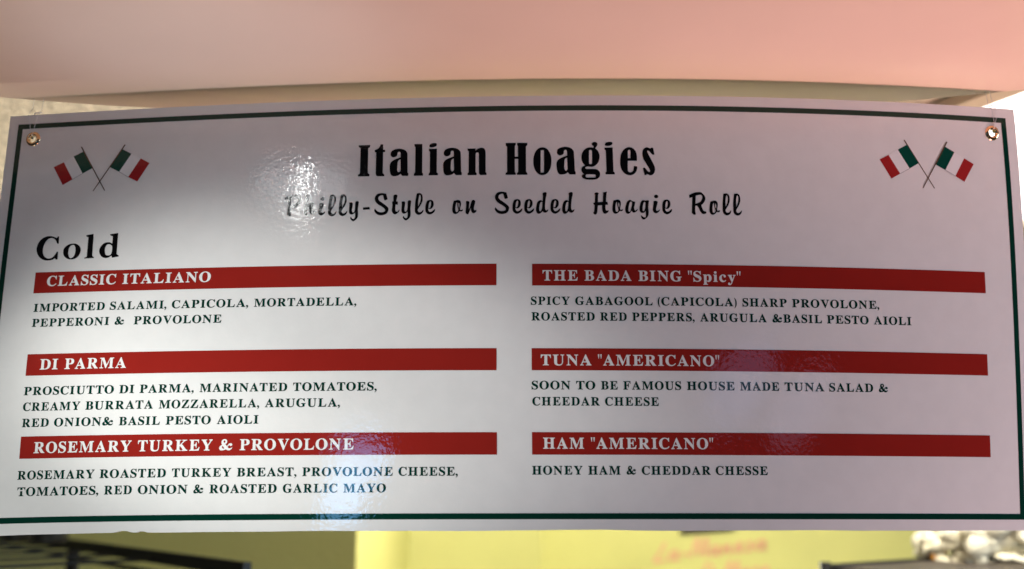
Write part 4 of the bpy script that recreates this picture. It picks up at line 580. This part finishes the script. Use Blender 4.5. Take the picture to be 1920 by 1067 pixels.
class Text:
    def __init__(self):
        self.U, self.V, self.F = [], [], []
    def add(self, g, ox=0.0, oy=0.0, sx=1.0, sy=1.0):
        v, f = g
        k = len(self.U)
        self.U += [ox + x * sx for x, y in v]
        self.V += [oy + y * sy for x, y in v]
        self.F += [tuple(i + k for i in q) for q in f]
    def build(self, name, off, m, parent, label=None):
        o = sheet(name, np.array(self.U), np.array(self.V), off, self.F, m, parent)
        if label:
            o['label'] = label
        return o

t = Text()
for k, dx in TITLE_AT:
    t.add(glyph(TITLE, k), dx)
t.build('title_lettering', 0.12, M['black'], board, 'heavy black heading Italian Hoagies')
t = Text()
for k, dx in SCRIPT_AT:
    t.add(glyph(SCRIPT, k), dx)
t.build('subtitle_lettering', 0.12, M['black'], board, 'black brush script line Philly-Style on Seeded Hoagie Roll')
t = Text()
for k, dx in COLD_AT:
    t.add(glyph(COLD, k), dx)
t.build('section_lettering', 0.12, M['black'], board, 'large black word Cold')

bars = []
for r in BARS:
    bars.append(strips('heading_bar', [r], 0.12, M['red'], board))

def word(t, s, u0, u1, v, cap):
    k = cap / 455.0
    ext = []
    for ch in s:
        gx = [q[0] for c in SERIF[ch] for q in c]
        ext.append((min(gx), max(gx)))
    w = sum(b - a for a, b in ext) * k
    if len(s) == 1:
        t.add(glyph(SERIF, s, 3), u0 - ext[0][0] * k * (u1 - u0) / w, v, k * (u1 - u0) / w, k)
        return
    # pair spacing: tighter round the open letters
    gaps = []
    for a, b in zip(s, s[1:]):
        g = 1.0
        if b == ',': g = 0.55
        elif a in 'ALR' and b in 'VTYUO': g = 0.75
        elif a in 'TVYP' and b in 'A,O': g = 0.7
        elif a in 'OCDGQ' or b in 'OCDGQ': g = 0.95
        elif a in 'IHMNU' and b in 'IHMNERPDBLKU': g = 1.25
        if a in '("' or b in ')"': g = 0.7
        gaps.append(g)
    want = cap * 0.17 * sum(gaps)                 # set tight, letters widened to fill the measured word
    sx = min(1.30, max(0.88, (u1 - u0 - want) / w))
    unit = (u1 - u0 - w * sx) / sum(gaps)
    x = u0
    for i, ch in enumerate(s):
        a, b = ext[i]
        t.add(glyph(SERIF, ch, 3), x - a * k * sx, v, k * sx, k)
        x += (b - a) * k * sx + (gaps[i] * unit if i < len(gaps) else 0)

nb = 0
for kind, words, v, cap in LINES:
    t = Text()
    for s, a, b in words:
        word(t, s, a, b, v, 8.65 if kind == 'head' else 6.75)
    s = ' '.join(w[0] for w in words).replace('"', '')
    if kind == 'head':
        t.build('bar_lettering', 0.24, M['white'], bars[nb], 'white lettering ' + s)
        nb += 1
    else:
        t.build('description_lettering', 0.12, M['text'], board, 'dark green lettering ' + s)

# ---- crossed flags
def quad(name, q, off, m, parent):
    U = np.array([p[0] for p in q])
    V = np.array([p[1] for p in q])
    s = sum(U[i - 1] * V[i] - U[i] * V[i - 1] for i in range(4))
    return sheet(name, U, V, off, [(0, 1, 2, 3) if s > 0 else (3, 2, 1, 0)], m, parent)

def bar2(a, b, w0, w1):
    d = np.array(b) - np.array(a)
    d = d / np.hypot(*d)
    n = np.array((-d[1], d[0]))
    a, b = np.array(a), np.array(b)
    return [a + n * w0 / 2, a - n * w0 / 2, b - n * w1 / 2, b + n * w1 / 2]

for pair in FLAGS:
    for k, fl in enumerate(pair):
        o = 0.12 + 0.12 * k
        pole = quad('flag_pole', bar2(fl['pole'][0], fl['pole'][1], 1.15, 0.8), o + 0.05, M['pole'], board)
        quad('green_stripe', fl['green'], o, M['flag_green'], pole)
        quad('white_stripe', fl['white'], o, M['flag_white'], pole)
        quad('red_stripe', fl['red'], o, M['flag_red'], pole)
        w = fl['white']
        low = sorted(w, key=lambda p: p[1])[:2]
        # lower hem of the white field (its two lowest corners along the flag's lower side)
        hem = (w[2], w[3])
        quad('hem', bar2(hem[0], hem[1], 0.5, 0.5), o + 0.04, M['fold'], pole)

# ---- grommets: rolled brass eyelets in the punched holes
def grommet(u, v, name):
    c, n = place(np.array([u]), np.array([v]), 0.0)
    c, n = Vector(c[0]), Vector(n[0])
    a = n.cross(Vector((0, 0, 1))).normalized()
    b = n.cross(a)
    prof = [(3.5, -1.5), (3.45, -0.6), (3.5, 0.4), (3.8, 1.05), (4.5, 1.3), (5.3, 1.15), (6.2, 0.7), (6.75, 0.25), (6.85, -0.05)]
    seg = 40
    V, F = [], []
    for r, h in prof:
        for k in range(seg):
            t = 2 * math.pi * k / seg
            V.append(c + (a * math.cos(t) + b * math.sin(t)) * (r / 1000) + n * (h / 1000))
    for i in range(len(prof) - 1):
        for k in range(seg):
            F.append((i * seg + k, (i + 1) * seg + k, (i + 1) * seg + (k + 1) % seg, i * seg + (k + 1) % seg))
    return link(name, mesh(name, V, F, True), M['brass'], board)

for u, v in GROMMETS:
    grommet(u, v, 'grommet')

# ---- nylon lines that hold the board up: through the eyelet, over the top edge, up to the ceiling
CEIL = EYE.z + 0.56
for side, name_at, (g, s1, s2) in ((-1, 'left', (GROMMETS[0], STRINGS[0], STRINGS[1])), (1, 'right', (GROMMETS[1], STRINGS[2], STRINGS[3]))):
    base = Vector((0, BOARD_D, Z0))
    lst = []
    for s in (s1, s2):
        U = [g[0] + (s[0][0] - g[0]) * 0.3] + [q[0] for q in s]
        V = [g[1] + 2.9] + [q[1] for q in s]
        p, n = place(np.array(U), np.array(V), 0.7)
        pts = [base + Vector(q) for q in p]
        p0, _ = place(np.array([U[0]]), np.array([V[0]]), -2.5)
        pts = [base + Vector(p0[0])] + pts
        top = pts[-1]
        pts[1] = pts[1] + Vector((0, -0.0009, 0.0))
        pts.append(top + Vector((-side * 0.0006, 0.004, 0.006)))
        pts.append(Vector((top.x - side * 0.003, top.y + 0.025, CEIL)))
        lst.append((pts, 0.00018))
    kn, _ = place(np.array([s2[-1][0] - 2.0]), np.array([186.2]), -1.0)
    k0 = base + Vector(kn[0])
    lst.append(([k0 + Vector((-0.003, 0, -0.0004)), k0 + Vector((-0.001, -0.0008, 0.0004)), k0 + Vector((0.0015, 0, 0.0003)), k0 + Vector((0.0035, 0.0005, 0.0012))], 0.0005))
    o = tubes('hanging_line', lst, M['line'])
    tag(o, 'clear nylon line tied through the %s brass eyelet of the menu board' % name_at, 'string', 'lines holding the board up')

# ------------------------------------------------------------------ pale canopy panel right above the board
def canopy():
    zc = EYE.z + 0.3545
    xs = np.linspace(-0.72, 0.72, 73)
    key = [(-0.72, 0.735), (-0.60, 0.772), (-0.477, 0.8025), (-0.405, 0.8185), (-0.341, 0.829), (-0.2, 0.842), (0, 0.847), (0.2, 0.840),
           (0.362, 0.8185), (0.42, 0.806), (0.472, 0.792), (0.60, 0.752), (0.72, 0.705)]
    key = [(a_ * 0.9847, b_ * 0.9847) for a_, b_ in key]
    far = np.interp(xs, [k[0] for k in key], [k[1] for k in key])
    ker = np.array([1, 2, 3, 2, 1]) / 9
    pad = np.pad(far, 2, mode='edge')
    far = np.convolve(pad, ker, mode='valid')
    ts = np.linspace(0, 1, 25)
    V = []
    for t in ts:
        for x, f in zip(xs, far):
            V.append((x, 0.611 + (f - 0.611) * t, zc + 0.0))
    nx, ny = len(xs), len(ts)
    n1 = len(V)
    V += [(x, y, z + 0.004) for x, y, z in V]
    F = []
    for j in range(ny - 1):
        for i in range(nx - 1):
            a = j * nx + i
            F.append((a, a + nx, a + nx + 1, a + 1))
            F.append((a + n1, a + 1 + n1, a + nx + 1 + n1, a + nx + n1))
    ring = [i for i in range(nx)] + [(j + 1) * nx + nx - 1 for j in range(ny - 1)] + [(ny - 1) * nx + nx - 2 - i for i in range(nx - 1)] + [(ny - 2 - j) * nx for j in range(ny - 2)]
    for k in range(len(ring)):
        a, b = ring[k], ring[(k + 1) % len(ring)]
        F.append((a, b, b + n1, a + n1))
    o = link('canopy_panel', mesh('canopy_panel', V, F), M['canopy'])
    tag(o, 'blank pale pinkish panel with a curved far edge overhead, just above the menu board', 'panel')
canopy()

# ------------------------------------------------------------------ room behind: ceiling, lit ceiling panel, yellow walls, floor
def slab(name, x0, x1, y0, y1, z0, z1, m):
    return boxes(name, [((x0, y0, z0), (x1, y1, z1))], m)

# ceiling as a stucco sheet with an opening for the light fitting (fitting hangs 6 mm below)
nxc, nyc = 240, 160
X, Y = np.meshgrid(np.linspace(-2.6, 2.6, nxc + 1), np.linspace(0.95, 4.7, nyc + 1))
rng = np.random.default_rng(3)
Zc = CEIL + rng.uniform(-0.0012, 0.0012, X.shape)
ceil_me = mesh('ceiling', np.stack([X.ravel(), Y.ravel(), Zc.ravel()], -1).tolist(), grid_faces(nxc, nyc, flip=True), True)
structure(link('ceiling', ceil_me, M['stucco']))

panel_light = empty('ceiling_light', (0, 0, 0))
e0 = Vector((0.677, 1.265, 0))
ed = Vector((-0.51, 0.86, 0)).normalized()
pn = Vector((0.86, 0.51, 0)).normalized()
c0 = e0 - ed * 0.55
def pl(a, b, z):
    q = c0 + ed * a + pn * b
    return Vector((q.x, q.y, CEIL - z))
lit = mesh('diffuser', [pl(0, 0, .006), pl(1.25, 0, .006), pl(1.25, .64, .006), pl(0, .64, .006),
                        pl(0, 0, .003), pl(1.25, 0, .003), pl(1.25, .64, .003), pl(0, .64, .003)],
           [(0, 1, 2, 3), (7, 6, 5, 4), (0, 4, 5, 1), (1, 5, 6, 2), (2, 6, 7, 3), (3, 7, 4, 0)])
panel_light.location = (c0.x, c0.y, CEIL)
for v in lit.vertices:
    v.co -= panel_light.location
lo = link('diffuser', lit, M['lit'], panel_light)
for (a0, b0, a1, b1, w) in ((-.03, -.022, 1.28, -.022, .040), (-.03, .662, 1.28, .662, .040), (-.024, 0, -.024, .64, .04), (1.274, 0, 1.274, .64, .04)):
    p, q = pl(a0, b0, .012) - panel_light.location, pl(a1, b1, .012) - panel_light.location
    boxes('trim', [(p, q, w, 0.016)], M['trim'], panel_light)
tag(panel_light, 'bright white lit ceiling panel with beige trim behind the right corner of the board', 'ceiling light')

# walls (plan outline, left projecting wall in shade, lit recess beyond)
def wall(name, pts, m):
    V, F = [], []
    for x, y in pts:
        V += [(x, y, 0.0), (x, y, CEIL)]
    for i in range(len(pts) - 1):
        F.append((2 * i, 2 * i + 2, 2 * i + 3, 2 * i + 1))
    return link(name, mesh(name, V, F), m)
structure(wall('wall_left', [(-2.6, 2.75), (-0.445, 2.75), (-0.445, 4.15)], M['yellow']))
structure(wall('wall_back', [(-0.445, 4.15), (0.13, 4.36), (2.6, 4.0)], M['yellow']))
structure(slab('floor', -2.6, 2.6, -0.5, 4.7, -0.05, 0.0, M['floor']))

# ---- wire shelf on the left
ws = empty('wire_shelf', rel(-0.367, 1.37, -0.10) - Vector((0, 0, 1.7)))
B0 = ws.location
P1 = rel(-0.375, 1.372, -0.108) - B0
P0 = rel(-1.45, 2.65, -0.108) - B0
dv_ = (P0 - P1).normalized()
sd = Vector((-dv_.y, dv_.x, 0))
if sd.x > 0:
    sd = -sd
boxes('side_rail', [(P1, P0, 0.012, 0.020)], M['wire'], ws)
boxes('side_rail', [(P1 + Vector((0, 0, -0.026)), P0 + Vector((0, 0, -0.026)), 0.008, 0.007)], M['wire'], ws)
for i in range(7):
    a = P1 + dv_ * (0.36 + i * 0.16)
    boxes('shelf_wire', [(a + Vector((0, 0, -0.004)), a + sd * 0.42 + Vector((0, 0, -0.004)), 0.005, 0.005)], M['wire'], ws)
for k, a in enumerate((P1, P1 + dv_ * 0.85, P1 + sd * 0.42, P1 + sd * 0.42 + dv_ * 0.85)):
    tubes('post', [([a + Vector((0, 0, -0.01)), Vector((a.x, a.y, 0.0)) + Vector((0, 0, 0.0))], 0.0125)], M['wire'], ws)
tag(ws, 'black wire rack below the left end of the menu board', 'shelf')

def lathe(name, prof, m, parent=None, seg=20):
    V, F = [], []
    for r, z in prof:
        for k in range(seg):
            t = 2 * math.pi * k / seg
            V.append((r * math.cos(t), r * math.sin(t), z))
    for i in range(len(prof) - 1):
        for k in range(seg):
            F.append((i * seg + k, i * seg + (k + 1) % seg, (i + 1) * seg + (k + 1) % seg, (i + 1) * seg + k))
    F.append(tuple(range(seg))[::-1])
    F.append(tuple((len(prof) - 1) * seg + k for k in range(seg)))
    return link(name, mesh(name, V, F, True), m, parent)

jars = ['left one of the two dark jars on the black wire rack', 'right one of the two dark jars on the black wire rack']
for lab, (x, y, h) in zip(jars, ((-1.04, 2.02, 0.075), (-0.94, 1.95, 0.062))):
    j = lathe('jar', [(0.030, 0), (0.034, 0.006), (0.034, h * 0.7), (0.026, h * 0.85), (0.026, h)], M['jar'])
    lathe('lid', [(0.028, h * 0.88), (0.029, h * 0.9), (0.029, h + 0.008), (0.026, h + 0.012)], M['wire'], j)
    j.location = rel(x, y, -0.1085 + 0.009)
    tag(j, lab, 'jar', 'jars on the wire rack')

# ---- dark shelf on the right with a bunch of cream flowers
rs = empty('display_shelf', Vector((0.56, 1.72, 0.0)))
A0 = rel(0.560, 1.715, -0.130) - rs.location
A1 = rel(1.35, 2.21, -0.130) - rs.location
dd = (A1 - A0).normalized()
nn2 = Vector((-dd.y, dd.x, 0))
bk2 = -nn2
boxes('top_board', [(A0 + bk2 * 0.152 + Vector((0, 0, -0.012)), A1 + bk2 * 0.152 + Vector((0, 0, -0.012)), 0.30, 0.018)], M['wood'], rs, 0.002)
boxes('front_rail', [(A0 + Vector((0, 0, -0.004)), A1 + Vector((0, 0, -0.004)), 0.010, 0.012)], M['wire'], rs)
boxes('front_rail', [(A0 + Vector((0, 0, -0.034)), A1 + Vector((0, 0, -0.034)), 0.010, 0.012)], M['wire'], rs)
for a in (A0, A1, A0 + bk2 * 0.3, A1 + bk2 * 0.3):
    tubes('post', [([a + Vector((0, 0, 0.006)), Vector((a.x, a.y, 0.0))], 0.010)], M['wire'], rs)
tag(rs, 'dark shelf below the right end of the menu board, holding flowers', 'shelf')

fl = empty('flower_bunch', rel(0.98, 1.99, -0.130))
tag(fl, 'bunch of cream white flowers with orange buds on the dark shelf', 'flowers')
def blossom_mesh(seed):
    """a loose ruffled bloom: rounded cupped petals round a full centre"""
    r = random.Random(seed)
    bm = bmesh.new()
    for k in range(11):
        az = 2 * math.pi * k / 5 + r.uniform(-.25, .25)
        el = (r.uniform(-.2, .4) if k < 5 else r.uniform(.5, 1.1)) if k < 10 else 1.57
        d = Vector((math.cos(az) * math.cos(el), math.sin(az) * math.cos(el), math.sin(el)))
        q = d.to_track_quat('Z', 'Y')
        res = bmesh.ops.create_icosphere(bm, subdivisions=2, radius=1.0)
        sx, sy, sz = r.uniform(.014, .019), r.uniform(.004, .006), r.uniform(.015, .021)
        for v in res['verts']:
            c = Vector((v.co.x * sx, v.co.y * sy + 0.25 * sx * v.co.x ** 2, v.co.z * sz))
            v.co = q @ c + d * .014
    me = bpy.data.meshes.new('blossom')
    bm.to_mesh(me)
    bm.free()
    me.polygons.foreach_set('use_smooth', [True] * len(me.polygons))
    return me
bl = [blossom_mesh(i) for i in range(4)]
for b in bl:
    b.materials.append(M['petal'])
rr = random.Random(5)
for i in range(80):
    o = link('blossom', bl[i % 4], None, fl)
    a = rr.uniform(-0.19, 0.34)
    hmax = 0.20 - 0.8 * max(0, -0.08 - a)
    o.location = dd * a + nn2 * rr.uniform(-0.15, 0.0) + Vector((0, 0, rr.uniform(-0.05, max(0.03, hmax))))
    o.rotation_euler = (rr.uniform(-.2, 1.2), rr.uniform(-.6, .6), rr.uniform(0, 6))
    o.scale = (rr.uniform(1.25, 1.8),) * 3
for (a, n_, z) in ((-0.20, -0.02, 0.000), (-0.16, -0.02, 0.004), (-0.06, -0.13, 0.060), (0.06, -0.16, 0.050), (0.15, -0.16, 0.07)):
    o = lathe('bud', [(0.003, 0), (0.007, 0.008), (0.008, 0.017), (0.005, 0.026), (0.002, 0.032)], M['orange'], fl, 10)
    o.location = dd * a + nn2 * n_ + Vector((0, 0, z))
    o.rotation_euler = (rr.uniform(-.7, .7), rr.uniform(-.7, .7), 0)
for i in range(10):
    a = rr.uniform(-.08, .3)
    q = dd * a + nn2 * rr.uniform(-.04, .05)
    tubes('stem', [([q + Vector((0, 0, -0.04)), q * 1.05 + Vector((rr.uniform(-.02, .02), 0, 0.03)), q * 1.1 + Vector((rr.uniform(-.03, .03), 0, 0.09))], 0.004)], M['leaf'], fl)

# ---- pink brush lettering on the yellow wall and the dark frame above it
w0, w1 = Vector((0.13, 4.36, 0)), Vector((2.6, 4.0, 0))
wd = (w1 - w0).normalized()
wn = Vector((wd.y, -wd.x, 0))
def on_wall(px, py, off):
    """point of the back wall, from wall millimetres right of its corner and height"""
    return w0 + wd * px + wn * off + Vector((0, 0, py))
def stroke(pts, w):
    V, F = [], []
    P = [Vector(p) for p in pts]
    fine = []
    for i in range(len(P) - 1):
        p0, p1, p2, p3 = P[max(i - 1, 0)], P[i], P[i + 1], P[min(i + 2, len(P) - 1)]
        for k in range(5):
            t = k / 5
            fine.append(0.5 * (2 * p1 + (p2 - p0) * t + (2 * p0 - 5 * p1 + 4 * p2 - p3) * t * t + (3 * p1 - p0 - 3 * p2 + p3) * t ** 3))
    fine.append(P[-1])
    for i, p in enumerate(fine):
        d = (fine[min(i + 1, len(fine) - 1)] - fine[max(i - 1, 0)]).normalized()
        n = Vector((-d.y, d.x))
        V += [p + n * w / 2, p - n * w / 2]
        if i:
            F.append((2 * i - 2, 2 * i, 2 * i + 1, 2 * i - 1))
    return V, F
LET = {'L': ([[(.5, 1), (.35, .5), (.1, .05), (.3, .02), (.7, .1)]], .75), 'a': ([[(.5, .45), (.2, .4), (.1, .1), (.35, .05), (.5, .45), (.5, .05), (.65, .08)]], .7),
       'M': ([[(.0, 0), (.2, 1), (.4, .1), (.65, 1), (.75, .0)]], .85), 'r': ([[(.1, 0), (.15, .45), (.3, .4), (.45, .42)]], .5),
       'n': ([[(.05, 0), (.12, .45), (.1, .1), (.35, .45), (.4, .05), (.55, .08)]], .6), 'e': ([[(.1, .22), (.4, .3), (.3, .48), (.1, .25), (.2, .02), (.5, .12)]], .55),
       's': ([[(.4, .42), (.15, .4), (.35, .2), (.3, .02), (.05, .05)]], .5), '-': ([[(.05, .22), (.4, .24)]], .55), ' ': ([], .35), 'D': ([[(.2, 0), (.3, .95), (.7, .7), (.6, .2), (.15, .02)]], .8),
       'i': ([[(.1, .45), (.1, .05), (.25, .08)]], .3), 'o': ([[(.3, .45), (.1, .3), (.15, .05), (.4, .1), (.42, .35), (.3, .45)]], .55)}
def wall_text(name, s, x, z, size, slope, parent=None):
    V, F = [], []
    cx = x
    layer = 0
    for ch in s:
        strokes, adv = LET[ch]
        for st in strokes:
            layer += 1
            v, f = stroke([(p[0] + 0.22 * p[1], p[1]) for p in st], 0.13)
            b = len(V)
            for p in v:
                V.append(on_wall(cx + p.x * size, z + (cx - x) * slope + p.y * size, 0.004 + 0.0006 * layer))
            F += [tuple(i + b for i in q) for q in f]
        cx += adv * size
    return link(name, mesh(name, V, F), M['pink'], parent)
wl = empty('wall_lettering', on_wall(0.5, 1.45, 0.0))
tag(wl, 'blurred pink script lettering painted on the yellow back wall', 'wall lettering')
for nm, s, x, z, size, sl in (('script_line', 'La-Manesa', 0.50, 1.540, 0.085, 0.125), ('script_line', 'Di Mare', 0.70, 1.462, 0.075, 0.10)):
    o = wall_text(nm, s, x, z, size, sl, wl)
    for v in o.data.vertices:
        v.co -= wl.location
pf_ = empty('picture_frame', on_wall(0.75, 1.660, 0.0))
for nm, a, b in (('bottom_rail', (0.625, 1.668), (0.862, 1.686)), ('top_rail', (0.645, 1.93), (0.85, 1.93)), ('side_rail', (0.64, 1.69), (0.64, 1.92)), ('side_rail', (0.852, 1.69), (0.852, 1.92))):
    p, q = on_wall(a[0], a[1], 0.012) - pf_.location, on_wall(b[0], b[1], 0.012) - pf_.location
    boxes(nm, [(p, q, 0.02, 0.016)], M['frame'], pf_)
V = [on_wall(x, z, 0.006) - pf_.location for x, z in ((0.64, 1.68), (0.852, 1.68), (0.852, 1.92), (0.64, 1.92))]
link('backing', mesh('backing', V, [(0, 1, 2, 3)]), M['wood'], pf_)
tag(pf_, 'small dark picture frame on the yellow wall above the pink lettering', 'picture frame')
